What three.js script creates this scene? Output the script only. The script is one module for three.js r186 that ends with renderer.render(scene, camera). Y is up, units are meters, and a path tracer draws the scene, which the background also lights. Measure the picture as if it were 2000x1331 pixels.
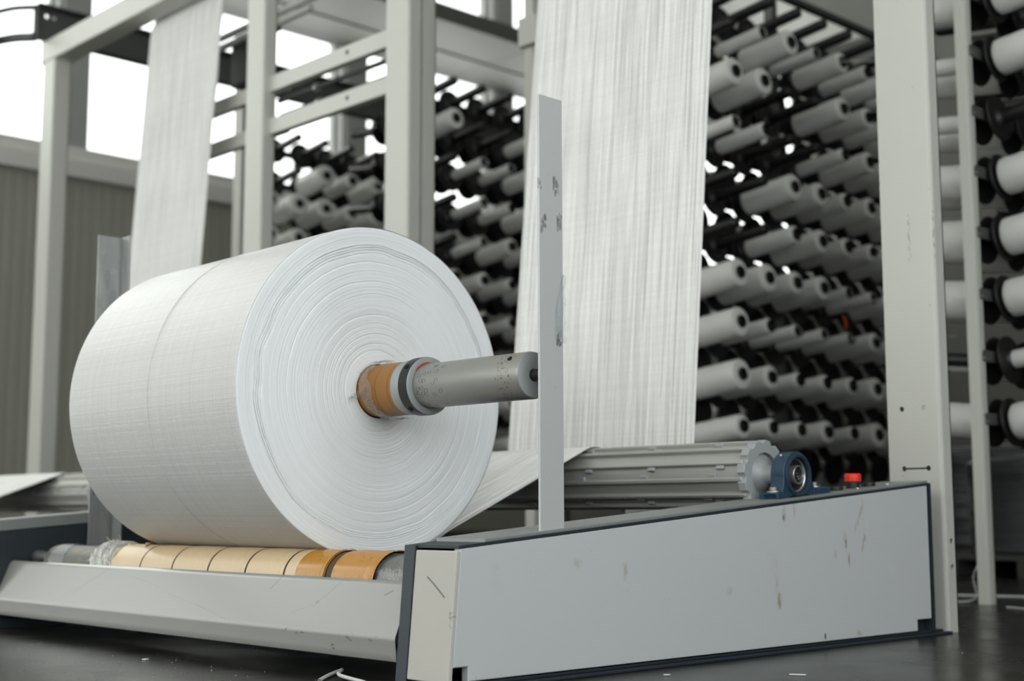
import * as THREE from 'three';
import { RoundedBoxGeometry } from 'three/addons/geometries/RoundedBoxGeometry.js';
import { mergeGeometries } from 'three/addons/utils/BufferGeometryUtils.js';
import { RectAreaLightUniformsLib } from 'three/addons/lights/RectAreaLightUniformsLib.js';

// ---------------------------------------------------------------- camera, sky, light, exposure
const scene = new THREE.Scene();
const camera = new THREE.PerspectiveCamera(2 * Math.atan(665.5 / 2709.56) * 180 / Math.PI, 2000 / 1331, 0.05, 100);
camera.position.set(2.05, 0.34, 2.6);
camera.rotation.order = 'YXZ';
camera.rotation.set(7.12 * Math.PI / 180, 46.363 * Math.PI / 180, -0.087 * Math.PI / 180);
camera.focus = 3.05;
camera.userData.fStop = 2.5;

const renderer = new THREE.WebGLRenderer({ antialias: true });
renderer.toneMapping = THREE.LinearToneMapping;
renderer.toneMappingExposure = 0.54;
renderer.shadowMap.enabled = true;
RectAreaLightUniformsLib.init();

scene.background = new THREE.Color(0.97, 1.0, 0.98);      // bright overcast sky
scene.backgroundIntensity = 5;

const WINDOW_LIGHT = 1.0;                                  // daylight standing in the window openings
function windowLight(x, y, z, w, h, tx, ty, tz, color, k) {
  const l = new THREE.RectAreaLight(color, WINDOW_LIGHT * k, w, h);
  l.position.set(x, y, z); l.lookAt(tx, ty, tz); l.castShadow = true; l.name = 'window_daylight'; scene.add(l);
}
windowLight(4.45, 2.7, 2.8, 7.4, 3.6, 0, 2.7, 2.8, 0xe8f1fb, 2.0);       // side window behind the camera's right
windowLight(-2, 3.3, 8.75, 12, 4.4, -2, 3.3, 0, 0xfdfcf8, 1.7);        // windows in the front wall
windowLight(-8.95, 4.2, -2, 13, 1.3, 0, 3.4, -2, 0xfbfff8, 4.2);       // clerestory band seen at left

// ---------------------------------------------------------------- helpers
const rng = (s) => () => { s |= 0; s = s + 0x6D2B79F5 | 0; let t = Math.imul(s ^ s >>> 15, 1 | s); t = t + Math.imul(t ^ t >>> 7, 61 | t) ^ t; return ((t ^ t >>> 14) >>> 0) / 4294967296; };
const R0 = rng(7);
const used = new Map();
function numbered(n) { const k = used.get(n) ?? 0; used.set(n, k + 1); return k ? n + '_' + String(k).padStart(3, '0') : n; }
function thing(name, label, category, pos = [0, 0, 0], group) {
  const o = new THREE.Group(); o.name = numbered(name); o.position.set(...pos); scene.add(o);
  o.userData = { label, category }; if (group) o.userData.group = group; return o;
}
function shade(m) { m.castShadow = true; m.receiveShadow = true; return m; }
function part(parent, name, geo, mat, label) {
  const m = shade(new THREE.Mesh(geo, mat)); m.name = name;
  let i = 1; const has = (n) => parent.children.some((c) => c.name === n);
  while (has(m.name)) m.name = name + '_' + String(i++).padStart(3, '0');
  if (label) m.userData.label = label; parent.add(m); return m;
}
function struct(name, geo, mat) { const m = shade(new THREE.Mesh(geo, mat)); m.name = numbered(name); m.userData.kind = 'structure'; scene.add(m); return m; }
function uvBox(g) {                                        // uv in metres from the dominant axis
  if (g.index) g = g.toNonIndexed();
  const p = g.attributes.position, n = g.attributes.normal, uv = new Float32Array(p.count * 2);
  for (let i = 0; i < p.count; i++) {
    const ax = Math.abs(n.getX(i)), ay = Math.abs(n.getY(i)), az = Math.abs(n.getZ(i));
    const x = p.getX(i), y = p.getY(i), z = p.getZ(i);
    if (ax >= ay && ax >= az) { uv[2 * i] = z; uv[2 * i + 1] = y; } else if (ay >= az) { uv[2 * i] = x; uv[2 * i + 1] = z; } else { uv[2 * i] = x; uv[2 * i + 1] = y; }
  }
  g.setAttribute('uv', new THREE.BufferAttribute(uv, 2)); return g;
}
const merge = (list) => mergeGeometries(list.map((g) => { g = g.index ? g.toNonIndexed() : g; for (const k of Object.keys(g.attributes)) if (!['position', 'normal', 'uv'].includes(k)) g.deleteAttribute(k); return g; }));
function box(x0, x1, y0, y1, z0, z1, r = 0) {
  const w = x1 - x0, h = y1 - y0, d = z1 - z0;
  const g = r ? new RoundedBoxGeometry(w, h, d, 2, Math.min(r, w / 2.05, h / 2.05, d / 2.05)) : new THREE.BoxGeometry(w, h, d);
  g.translate((x0 + x1) / 2, (y0 + y1) / 2, (z0 + z1) / 2); return uvBox(g);
}
// a lathe about the x axis: points are [x, radius]
function latheX(pts, seg = 48, phase = 0) {
  const g = new THREE.LatheGeometry(pts.map(([x, r]) => new THREE.Vector2(Math.max(r, 0.00001), x)), seg, phase);
  const xs = pts.map((p) => p[0]), a = Math.min(...xs), b = Math.max(...xs), P = g.attributes.position, U = g.attributes.uv;
  for (let i = 0; i < P.count; i++) U.setY(i, (P.getY(i) - a) / (b - a || 1));
  g.rotateZ(-Math.PI / 2); return g;                       // y -> x
}
const cylX = (x0, x1, r, seg = 32, b = 0.0015) => latheX([[x0, 0], [x0, r - b], [x0 + b, r], [x1 - b, r], [x1, r - b], [x1, 0]], seg);
function cylY(x, y0, y1, z, r, seg = 24, b = 0.001) {
  const g = new THREE.LatheGeometry([[0.00001, y0], [r - b, y0], [r, y0 + b], [r, y1 - b], [r - b, y1], [0.00001, y1]].map((p) => new THREE.Vector2(...p)), seg);
  g.translate(x, 0, z); return g;
}
const at = (g, x, y, z) => { g.translate(x, y, z); return g; };
// extrude a (z, y) outline along x, from x0 to x1
function prismX(outline, x0, x1, holes = [], bevel = 0) {
  const s = new THREE.Shape(outline.map(([z, y]) => new THREE.Vector2(-z, y)));
  for (const h of holes) s.holes.push(h);
  const d = x1 - x0;
  const g = new THREE.ExtrudeGeometry(s, { depth: d - 2 * bevel, bevelEnabled: bevel > 0, bevelSize: bevel, bevelThickness: bevel, bevelOffset: -bevel, bevelSegments: 2, curveSegments: 24 });
  g.translate(0, 0, bevel); g.rotateY(Math.PI / 2); g.translate(x0, 0, 0);   // shape x = -z, extrude -> x
  return uvBox(g);
}
// extrude an (x, y) outline along z, from z0 to z1
function prismZ(outline, z0, z1, holes = [], bevel = 0) {
  const s = new THREE.Shape(outline.map(([x, y]) => new THREE.Vector2(x, y)));
  for (const h of holes) s.holes.push(h);
  const g = new THREE.ExtrudeGeometry(s, { depth: z1 - z0 - 2 * bevel, bevelEnabled: bevel > 0, bevelSize: bevel, bevelThickness: bevel, bevelOffset: -bevel, bevelSegments: 2, curveSegments: 24 });
  g.translate(0, 0, z0 + bevel); return uvBox(g);
}
function circleHole(x, y, r) { const p = new THREE.Path(); p.absarc(x, y, r, 0, Math.PI * 2, true); return p; }
function surf(nu, nv, fn, uvfn) {                          // grid of fn(s, t) -> [x, y, z]
  const P = [], U = [], I = [];
  for (let j = 0; j <= nv; j++) for (let i = 0; i <= nu; i++) { const s = i / nu, t = j / nv; P.push(...fn(s, t)); U.push(...(uvfn ? uvfn(s, t) : [s, t])); }
  for (let j = 0; j < nv; j++) for (let i = 0; i < nu; i++) { const a = j * (nu + 1) + i, b = a + 1, c = a + nu + 1, d = c + 1; I.push(a, b, d, a, d, c); }
  const g = new THREE.BufferGeometry();
  g.setAttribute('position', new THREE.Float32BufferAttribute(P, 3)); g.setAttribute('uv', new THREE.Float32BufferAttribute(U, 2)); g.setIndex(I); g.computeVertexNormals(); return g;
}
function tube(points, r, seg = 24, rad = 8) { return new THREE.TubeGeometry(new THREE.CatmullRomCurve3(points.map((p) => new THREE.Vector3(...p))), seg, r, rad, false); }

// ---------------------------------------------------------------- noise and textures
function lattice(seed, n) { const r = rng(seed), a = new Float32Array(n * n); for (let i = 0; i < a.length; i++) a[i] = r(); return (u, v) => {
  const x = ((u % 1) + 1) % 1 * n, y = ((v % 1) + 1) % 1 * n, x0 = Math.floor(x), y0 = Math.floor(y), fx = x - x0, fy = y - y0, sx = fx * fx * (3 - 2 * fx), sy = fy * fy * (3 - 2 * fy);
  const g = (i, j) => a[((j + n) % n) * n + (i + n) % n];
  return (g(x0, y0) * (1 - sx) + g(x0 + 1, y0) * sx) * (1 - sy) + (g(x0, y0 + 1) * (1 - sx) + g(x0 + 1, y0 + 1) * sx) * sy; }; }
function fbm(seed, n0, oct) { const L = []; for (let i = 0; i < oct; i++) L.push(lattice(seed + i * 17, n0 << i)); return (u, v) => { let s = 0, a = 0.5, t = 0; for (const l of L) { s += a * l(u, v); t += a; a *= 0.5; } return s / t; }; }
function noise1(seed, n) { const r = rng(seed), a = Array.from({ length: n }, () => r()); return (u) => { const x = ((u % 1) + 1) % 1 * n, i = Math.floor(x), f = x - i, s = f * f * (3 - 2 * f); return a[i % n] * (1 - s) + a[(i + 1) % n] * s; }; }
function tex(w, h, fn, { srgb = false, rep = [1, 1] } = {}) {
  const d = new Uint8Array(w * h * 4);
  for (let j = 0; j < h; j++) for (let i = 0; i < w; i++) {
    const c = fn((i + 0.5) / w, (j + 0.5) / h, i, j), o = 4 * (j * w + i), a = Array.isArray(c) ? c : [c, c, c];
    for (let k = 0; k < 3; k++) d[o + k] = Math.max(0, Math.min(255, Math.round(a[k] * 255))); d[o + 3] = 255;
  }
  const t = new THREE.DataTexture(d, w, h); t.wrapS = t.wrapT = THREE.RepeatWrapping; t.magFilter = THREE.LinearFilter; t.minFilter = THREE.LinearMipmapLinearFilter; t.generateMipmaps = true;
  if (srgb) t.colorSpace = THREE.SRGBColorSpace; t.repeat.set(...rep); t.needsUpdate = true; return t;
}
function canvasTex(w, h, draw, { srgb = true, rep = [1, 1], clamp = false } = {}) {
  const c = document.createElement('canvas'); c.width = w; c.height = h; draw(c.getContext('2d'), w, h);
  const t = new THREE.CanvasTexture(c); t.wrapS = t.wrapT = clamp ? THREE.ClampToEdgeWrapping : THREE.RepeatWrapping; t.repeat.set(...rep); if (srgb) t.colorSpace = THREE.SRGBColorSpace; t.needsUpdate = true; return t;
}
const re = (t, rep) => { const c = t.clone(); c.repeat.set(...rep); c.needsUpdate = true; return c; };

const nA = fbm(11, 4, 6), nB = fbm(23, 8, 5), nC = fbm(41, 16, 4), nF = fbm(77, 64, 2);
const tPeel = tex(512, 512, (u, v) => 0.5 * nF(u, v) + 0.5 * nC(u * 2, v * 2));                    // powder-coat texture
// woven plastic tape: flat tapes, over and under, each a little different
const NT = 128, tapeU = Array.from({ length: NT }, () => R0()), tapeV = Array.from({ length: NT }, () => R0());
const slub = Array.from({ length: NT }, () => R0() < 0.13 ? 1 : 0), slubL = noise1(5, 23), streak = noise1(6, 19);
function weave(u, v) {
  const a = u * NT, b = v * NT, iu = Math.floor(a) % NT, iv = Math.floor(b) % NT, fu = a - Math.floor(a), fv = b - Math.floor(b);
  const over = (iu + iv) & 1, pu = 1 - Math.pow(Math.abs(2 * fu - 1), 4), pv = 1 - Math.pow(Math.abs(2 * fv - 1), 4);
  let h = over ? 0.55 * pu + 0.12 * tapeU[iu] : 0.5 * pv + 0.12 * tapeV[iv];
  if (slub[iv] && slubL(u + iv * 0.13) > 0.45) h += 0.2 * pv;
  h += 0.30 * (tapeU[(iu * 5) % NT] - 0.5) * (0.4 + 1.2 * streak(v + tapeU[iu])) + 0.1 * (tapeV[(iv * 3) % NT] - 0.5);
  return h;
}
const tWeave = tex(1024, 1024, (u, v) => 0.2 + 0.68 * weave(u, v));
const tWeaveCol = tex(1024, 1024, (u, v) => { const iu = Math.floor(u * NT) % NT, iv = Math.floor(v * NT) % NT, over = (iu + iv) & 1; const k = 0.775 + 0.05 * (over ? tapeU[iu] : tapeV[iv]) + (slub[iv] && slubL(u + iv * 0.13) > 0.45 ? 0.018 : 0); return [k, k, k * 0.992]; }, { srgb: true });
// hanging web: bands of denser and looser warp along its length, fine weft ridges across
const wc = noise1(91, 70), wd = noise1(92, 300), we = noise1(93, 23), wl = fbm(94, 8, 3);
const webBand = (u, v) => 0.42 * wc(u + 0.006 * (wl(u, v) - 0.5)) + 0.45 * wd(u + 0.002 * wl(u * 2, v * 2)) + 0.13 * we(u);
// every woven tape has its own slight tone
const tWebCol = tex(1024, 512, (u, v) => { const iu = Math.floor(u * 340), iv = Math.floor(v * 180), k = 0.9 + 0.022 * tapeU[(iu * 37) % NT] + 0.02 * tapeV[(iv * 29) % NT]; return [k, k, k * 0.99]; }, { srgb: true });
// fine creases pressed into the cloth along its length: site, wander, depth, half width
function creases(seed, n) { const r = rng(seed), L = Array.from({ length: n }, (_, i) => [(i + r()) / n, 0.006 * (r() - 0.5), 0.4 + 0.6 * r(), 0.0016 + 0.0022 * r(), r() * 9]), w = noise1(seed + 3, 9), f = noise1(seed + 4, 13);
  return (s, t) => { let h = 0; const c = Math.floor(s * n); for (let k = Math.max(0, c - 2); k <= Math.min(n - 1, c + 2); k++) { const [a, b, d, q, o] = L[k], x = (s - a - b * (w(t * 0.7 + o) - 0.5) * 2) / q; h += d * Math.max(0, f(t * 0.9 + o * 1.7) * 1.7 - 0.2) * Math.exp(-x * x); } return h; }; }
const tWebBump = tex(1024, 1024, (u, v) => { const f = v * 220, p = f - Math.floor(f), row = tapeV[Math.floor(f) % NT]; return 0.15 + 0.55 * webBand(u, v) + 0.12 * (row > 0.8 ? 1 - Math.abs(2 * p - 1) : 0.4) + 0.14 * wd(u * 2); });
const tGrain = tex(512, 512, (u, v) => 0.45 + 0.55 * nB(u, v));

// ---------------------------------------------------------------- materials
const std = (o) => new THREE.MeshStandardMaterial(o), phy = (o) => new THREE.MeshPhysicalMaterial(o);
const hex = (h) => new THREE.Color(h);
const M = {};
const peel = (k) => ({ bumpMap: re(tPeel, [8, 8]), bumpScale: 0.0004 * k });
M.paint = std({ color: hex(0xb9b9b4), roughness: 0.42, ...peel(1) });
M.paintPost = std({ color: hex(0xbdbdb6), roughness: 0.45, ...peel(1.2) });
M.paintSide = std({ color: hex(0xbfc2c2), roughness: 0.45 });
M.navy = std({ color: hex(0x232c33), roughness: 0.5, ...peel(0.8) });
M.navyBlue = std({ color: hex(0x1f3a4e), roughness: 0.45, ...peel(2.5) });
M.rail = std({ color: hex(0x8d908f), roughness: 0.45, metalness: 0.3, ...peel(0.7) });
M.alu = std({ color: hex(0xacaca7), roughness: 0.42, metalness: 0.35, bumpMap: re(tGrain, [6, 6]), bumpScale: 0.0003 });
M.aluEnd = std({ color: hex(0xa4a8a9), roughness: 0.5, metalness: 0.2, bumpMap: re(tGrain, [12, 12]), bumpScale: 0.0003 });
M.steel = std({ color: hex(0xb9b9b6), roughness: 0.32, metalness: 0.85 });
M.darkSteel = std({ color: hex(0x3b3c3a), roughness: 0.4, metalness: 0.7 });
M.black = std({ color: hex(0x161715), roughness: 0.5 });
M.blackHole = std({ color: hex(0x050505), roughness: 0.9 });
M.blackDisc = std({ color: hex(0x121312), roughness: 0.42 });
M.darkGrey = std({ color: hex(0x4b4d4a), roughness: 0.6 });
const tGalv = canvasTex(512, 1024, (c, w, h) => { c.fillStyle = '#959796'; c.fillRect(0, 0, w, h); const r = rng(140); for (let i = 0; i < 260; i++) { c.fillStyle = `rgba(${r() < 0.5 ? '205,206,204' : '92,93,90'},${0.04 + 0.1 * r()})`; c.beginPath(); c.ellipse(r() * w, r() * h, 4 + 30 * r(), 10 + 60 * r(), 0, 0, 7); c.fill(); } for (let i = 0; i < 160; i++) { c.fillStyle = `rgba(50,50,46,${0.1 + 0.4 * r() * r()})`; c.beginPath(); c.ellipse(r() * w, h * (0.25 + 0.35 * r()), 2 + 14 * r(), 3 + 20 * r(), 0, 0, 7); c.fill(); } }, { rep: [5, 1] });
M.galv = std({ map: tGalv, roughness: 0.45, metalness: 0.3, bumpMap: re(tGrain, [5, 5]), bumpScale: 0.0002 });
M.fabric = phy({ map: re(tWeaveCol, [2.9, 2.9]), bumpMap: re(tWeave, [2.9, 2.9]), bumpScale: 0.0019, roughness: 0.3 });
M.fabricEnd = std({ color: hex(0xf1f4f5), roughness: 0.6 });
M.web = phy({ map: tWebCol, bumpMap: tWebBump, bumpScale: 0.004, roughness: 1, transmission: 0.08, thickness: 0, side: THREE.DoubleSide });
M.sheet = phy({ map: tWebCol, bumpMap: tWebBump, bumpScale: 0.006, roughness: 0.4, side: THREE.DoubleSide });
M.yarn = std({ color: hex(0xe6e6e1), roughness: 0.42, bumpMap: tex(8, 512, (u, v, i, j) => 0.5 + 0.5 * Math.sin(v * Math.PI * 2 * 50)), bumpScale: 0.003 });
M.yarnEnd = std({ color: hex(0xe6e8e8), roughness: 0.55 });
M.wallPanel = std({ color: hex(0x9d9c91), roughness: 0.6 });
M.trim = std({ color: hex(0xdadad4), roughness: 0.6 });
M.pier = std({ color: hex(0xa5a6a3), roughness: 0.6 });
M.ceiling = std({ color: hex(0xd2d2cc), roughness: 0.8 });
M.plaster = std({ color: hex(0x9a9a93), roughness: 0.85, bumpMap: re(tGrain, [1, 1]), bumpScale: 0.002 });
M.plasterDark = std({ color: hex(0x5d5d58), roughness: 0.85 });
M.deck = std({ color: hex(0x63645f), roughness: 0.6 });
M.glass = phy({ color: 0xffffff, transmission: 1, thickness: 0, roughness: 0.02, ior: 1.5 });
M.red = std({ color: hex(0xe0321a), roughness: 0.45 });
M.orange = std({ color: hex(0xd9541a), roughness: 0.6 });
M.film = phy({ color: hex(0xf4f6f6), roughness: 0.12, transmission: 0.93, thickness: 0, side: THREE.DoubleSide, bumpMap: re(tGrain, [3, 3]), bumpScale: 0.004 });
M.scrap = phy({ color: hex(0xd8dad8), roughness: 0.4, transmission: 0.25, thickness: 0, side: THREE.DoubleSide });
M.wrap = std({ color: hex(0x3f4244), roughness: 0.3, bumpMap: re(tGrain, [1.5, 4]), bumpScale: 0.02 });
M.pallet = std({ color: hex(0x3a3b38), roughness: 0.7 });

// floor: dark polished concrete with scuffs, scratches and dry splashes
{
  const r = rng(301);
  const draw = (bg, mark, dark) => (c, w, h) => {
    c.fillStyle = bg; c.fillRect(0, 0, w, h);
    const im = c.getImageData(0, 0, w, h), d = im.data;
    for (let j = 0; j < h; j++) for (let i = 0; i < w; i++) { const k = (nA(i / w, j / h) - 0.5) * dark + (nB(i / w * 3, j / h * 3) - 0.5) * dark * 0.7 + (nF(i / w * 4, j / h * 4) - 0.5) * dark * 0.4, o = 4 * (j * w + i); for (let q = 0; q < 3; q++) d[o + q] = Math.max(0, Math.min(255, d[o + q] + k)); }
    c.putImageData(im, 0, 0);
    for (let i = 0; i < 5200; i++) {
      const x = r() * w, y = r() * h, l = 8 + 90 * r() * r(), a = (r() - 0.5) * 0.9 + 0.6;
      c.strokeStyle = mark(r); c.lineWidth = 0.4 + 1.3 * r(); c.beginPath(); c.moveTo(x, y); c.quadraticCurveTo(x + l * Math.cos(a) * 0.5 + r() * 6, y + l * Math.sin(a) * 0.5 + r() * 6, x + l * Math.cos(a), y + l * Math.sin(a)); c.stroke();
    }
    for (let i = 0; i < 220; i++) { const x = r() * w, y = r() * h; c.fillStyle = mark(r); for (let q = 0; q < 12; q++) { c.beginPath(); c.arc(x + (r() - 0.5) * 40, y + (r() - 0.5) * 14, 0.5 + 1.6 * r(), 0, 7); c.fill(); } }
  };
  const col = canvasTex(2048, 2048, draw('#21201b', (q) => q() < 0.55 ? `rgba(158,152,132,${0.08 + 0.4 * q() * q()})` : `rgba(12,12,10,${0.15 + 0.4 * q()})`, 34), { rep: [1 / 3, 1 / 3] });
  const rough = tex(512, 512, (u, v) => 0.08 + 0.2 * nA(u, v) + 0.14 * nB(u * 2, v * 2), { rep: [1 / 3, 1 / 3] });
  M.floor = phy({ specularIntensity: 0.65, map: col, roughnessMap: rough, roughness: 1, metalness: 0, bumpMap: re(tGrain, [1, 1]), bumpScale: 0.0008 });
}

// ---------------------------------------------------------------- the hall
struct('floor', box(-9.43, 4.8, -0.2, 0, -14.2, 9.2), M.floor);
struct('ceiling', box(-9.43, 4.8, 7.0, 7.2, -14.2, 9.2), M.ceiling);
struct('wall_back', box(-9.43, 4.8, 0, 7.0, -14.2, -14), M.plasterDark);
// left wall: profiled panels, a ledge and a long band of windows between piers
{
  const w = struct('wall_left', merge([box(-9.43, -9.08, 0, 3.38, -14, 3.4), box(-9.43, -9.08, 0, 3.38, 8.4, 9), box(-9.43, -9.2, 6.6, 7.0, -14, 9)]), M.plaster);
  for (let k = -4; k <= 3; k++) {
    const z1 = -2.75 + 1.1 * k, z0 = z1 - 1.094, pts = []; const n = 11;
    for (let i = 0; i < n; i++) { const a = z0 + (z1 - z0) * i / n, s = (z1 - z0) / n; pts.push([a, 0], [a + 0.12 * s, 0.0], [a + 0.2 * s, 0.0022], [a + 0.8 * s, 0.0022], [a + 0.88 * s, 0]); }
    const sh = new THREE.Shape([[z0, -0.04], ...pts, [z1, 0], [z1, -0.04]].map(([z, x]) => new THREE.Vector2(z, x)));
    const g = new THREE.ExtrudeGeometry(sh, { depth: 3.22, bevelEnabled: false }); // (z, x) outline, up
    const p = g.attributes.position, q = g.attributes.normal; for (let i = 0; i < p.count; i++) { const a = p.getX(i), b = p.getY(i), c = p.getZ(i), na = q.getX(i), nb = q.getY(i), nc = q.getZ(i); p.setXYZ(i, -9.04 + b, c, a); q.setXYZ(i, nb, nc, na); }
    part(w, 'wall_panel', uvBox(g), M.wallPanel);
  }
  part(w, 'base_strip', box(-9.08, -9.0, 0, 0.16, -8.3, 4), M.darkGrey);
  struct('trim_1', merge([box(-9.2, -8.96, 3.22, 3.38, -14, 9, 0.006), box(-9.2, -9.0, 3.38, 3.49, -14, 9, 0.006)]), M.trim);
  const piers = [-11.2, -7.87, -5.78, -2.73, 0.35, 3.4, 6.5], pw = 0.13; let wn = 0;
  for (const z of piers) part(w, 'pier', merge([box(-9.3, -9.03, 3.49, 6.6, z - pw, z + pw, 0.004), box(-9.3, -9.06, 3.49, 6.6, z + pw, z + pw + 0.035, 0.003)]), M.pier);
  for (let i = 0; i < piers.length - 1; i++) {
    const z0 = piers[i] + pw + 0.035, z1 = piers[i + 1] - pw, f = new THREE.Group(); f.name = numbered('window_' + ++wn); f.userData.kind = 'structure'; scene.add(f);
    part(f, 'window_frame', merge([box(-9.24, -9.16, 3.49, 3.53, z0, z1), box(-9.24, -9.16, 6.56, 6.6, z0, z1), box(-9.24, -9.16, 3.53, 6.56, z0, z0 + 0.03), box(-9.24, -9.16, 3.53, 6.56, z1 - 0.03, z1)]), M.pier);
    part(f, 'pane', box(-9.205, -9.198, 3.53, 6.56, z0 + 0.03, z1 - 0.03), M.glass);
  }
  // cable deck carried along the window wall
  const dk = thing('overhead_deck', 'long grey panelled deck running along the window wall above the machines', 'deck');
  for (let k = 0; k < 8; k++) { const z1 = -2.2 - 1.2 * k; part(dk, 'deck_panel', box(-9.02, -7.78, 5.05, 5.13, z1 - 1.19, z1, 0.004), M.deck); }
  part(dk, 'edge_beam', box(-7.79, -7.7, 5.05, 5.22, -11.8, -2.2, 0.005), M.deck); part(dk, 'middle_rib', box(-8.44, -8.38, 5.035, 5.06, -11.8, -2.2, 0.004), M.deck);
}
// right and front walls, outside the frame, with the window openings that light the hall
struct('wall_right', merge([box(4.6, 4.8, 0, 0.9, -14, 9), box(4.6, 4.8, 4.6, 7.0, -14, 9), box(4.6, 4.8, 0.9, 4.6, -14, -1), box(4.6, 4.8, 0.9, 4.6, 6.6, 9), ...[1.5, 4.0].map((z) => box(4.6, 4.8, 0.9, 4.6, z, z + 0.2))]), M.plaster);
struct('wall_front', merge([box(-9.43, 4.8, 0, 1.0, 9, 9.2), box(-9.43, 4.8, 5.6, 7.0, 9, 9.2), ...[-9.43, -5.6, -2.2, 1.2, 4.2].map((x) => box(x, x + (x === 4.2 ? 0.6 : x < -9 ? 1.4 : 0.3), 1.0, 5.6, 9, 9.2))]), M.plaster);

// ---------------------------------------------------------------- upright posts of the winding frames
function channel(x0, x1, zf, depth, h, { front = [], side = [], slot } = {}) {  // C section: front sheet and right-hand sheet with a folded corner
  const t = 0.005, rr = 0.012, L = [];
  const holes = front.map(([x, y, r]) => circleHole(x, y, r));
  if (slot) { const [xa, xb, y, r] = slot, p = new THREE.Path(), d = Math.asin(0.0026 / r); p.absarc(xa, y, r, -d, d, true); p.absarc(xb, y, r, Math.PI - d, Math.PI + d, true); p.closePath(); holes.push(p); }
  L.push(prismZ([[x0, 0], [x1 - rr, 0], [x1 - rr, h], [x0, h]], zf - t, zf, holes));
  L.push(prismX([[zf - rr, 0], [zf - depth, 0], [zf - depth, h], [zf - rr, h]], x1 - t, x1, side.map(([z, y, r]) => circleHole(-z, y, r))));
  const c = new THREE.CylinderGeometry(rr, rr, h, 8, 1, true, 0, Math.PI / 2); c.translate(x1 - rr, h / 2, zf - rr); L.push(uvBox(c));
  L.push(box(x0, x0 + t, 0, h, zf - depth, zf - t), box(x0, x0 + 0.02, 0, h, zf - depth, zf - depth + t), box(x1 - 0.02, x1, 0, h, zf - depth, zf - depth + t));
  return merge(L);
}
const POST_H = 3.13;
{
  const a = thing('frame_post', 'pale grey folded steel post with drilled holes rising behind the slanted side panel', 'post');
  part(a, 'channel', channel(-0.182, -0.008, -1.085, 0.056, POST_H, { front: [[-0.134, 0.647, 0.0075], [-0.06, 0.647, 0.0075]], slot: [-0.133, -0.054, 0.47, 0.0078], side: [[-1.118, 0.259, 0.0085], [-1.119, 0.186, 0.0085]] }), (() => { const m = M.paintPost.clone(); m.color.set(0xffffff); m.map = canvasTex(256, 2048, (c, w, h) => { c.fillStyle = '#bdbdb6'; c.fillRect(0, 0, w, h); const r = rng(19), P = (x, y) => [((x / 0.2) % 1 + 1) % 1 * w, h * (1 - y / 3.2)];
    for (let i = 0; i < 16; i++) { const [a, b] = P(-0.088 + 0.008 * (r() - 0.5), 1.1 + 0.14 * i / 16); c.fillStyle = `rgba(60,60,56,${0.3 + 0.5 * r()})`; c.fillRect(a, b, 1 + 2 * r(), 3 + 7 * r()); }
    for (const [x, y] of [[-0.14, 0.45], [-0.1, 1.9], [-0.06, 1.62], [-0.03, 0.95], [-0.02, 1.3]]) { const [a, b] = P(x, y); c.fillStyle = 'rgba(80,80,74,0.5)'; c.fillRect(a, b, 4, 2); }
    for (let i = 0; i < 120; i++) { c.fillStyle = `rgba(120,118,108,${0.2 * r()})`; c.fillRect(r() * w, r() * h, 2, 3); } }, { rep: [5, 1 / 3.2] }); return m; })());
  const b = thing('frame_post', 'thick pale grey double post standing behind the big white roll', 'post');
  part(b, 'channel', channel(-2.588, -2.432, -1.062, 0.074, POST_H), M.paintPost); part(b, 'rear_channel', channel(-2.588, -2.436, -1.138, 0.08, POST_H), M.paintPost);
  const c = thing('frame_post', 'pale grey post between the left hanging web and the bobbins', 'post');
  part(c, 'channel', channel(-3.7, -3.552, -1.062, 0.074, POST_H), M.paintPost);
  const d = thing('frame_post', 'slender pale grey corner post in front of the panelled wall, far left', 'post');
  part(d, 'channel', channel(-6.01, -5.86, -1.06, 0.11, POST_H), M.paintPost);
  // top beams
  const e = thing('top_beam', 'pale grey square beam running from the far left post over the left web', 'beam');
  part(e, 'tube', box(-6.03, -3.5, 3.13, 3.27, -1.19, -1.055, 0.008), M.paintPost); part(e, 'end_plate', box(-6.035, -6.03, 3.12, 3.275, -1.19, -1.055, 0.001), M.paint);
  const f = thing('top_beam', 'pale grey square beam across the tops of the two right-hand posts', 'beam');
  part(f, 'tube', box(-2.6, 0, 3.13, 3.27, -1.19, -1.055, 0.008), M.paintPost);
  // cross rails between and behind posts
  const rail = (x0, x1, y0, y1, label, holes, zr = -1.1) => {
    const o = thing('cross_rail', label, 'rail'); part(o, 'bar', prismZ([[x0, y0], [x1, y0], [x1, y1], [x0, y1]], zr - 0.04, zr, holes.map(([x, y]) => circleHole(x, y, 0.011)), 0.002), M.paintPost);
    for (const [x, y] of holes) part(o, 'bolt_head', at(cylX(-0.006, 0.006, 0.0105, 12), 0, 0, 0).rotateY(-Math.PI / 2).translate(x, y, zr - 0.005), M.black);
  };
  rail(-3.56, -2.58, 2.398, 2.477, 'upper of two drilled grey rails bridging the gap between posts behind the roll', [[-2.925, 2.445]]);
  rail(-3.56, -2.58, 2.183, 2.262, 'lower of two drilled grey rails bridging the gap between posts behind the roll', [[-2.921, 2.227]]);
  rail(-4.62, -3.72, 2.498, 2.577, 'upper of two grey rails crossing behind the left hanging web', [], -1.3);
  rail(-4.62, -3.72, 2.272, 2.348, 'lower of two grey rails crossing behind the left hanging web', [[-4.493, 2.296]], -1.3);
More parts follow.
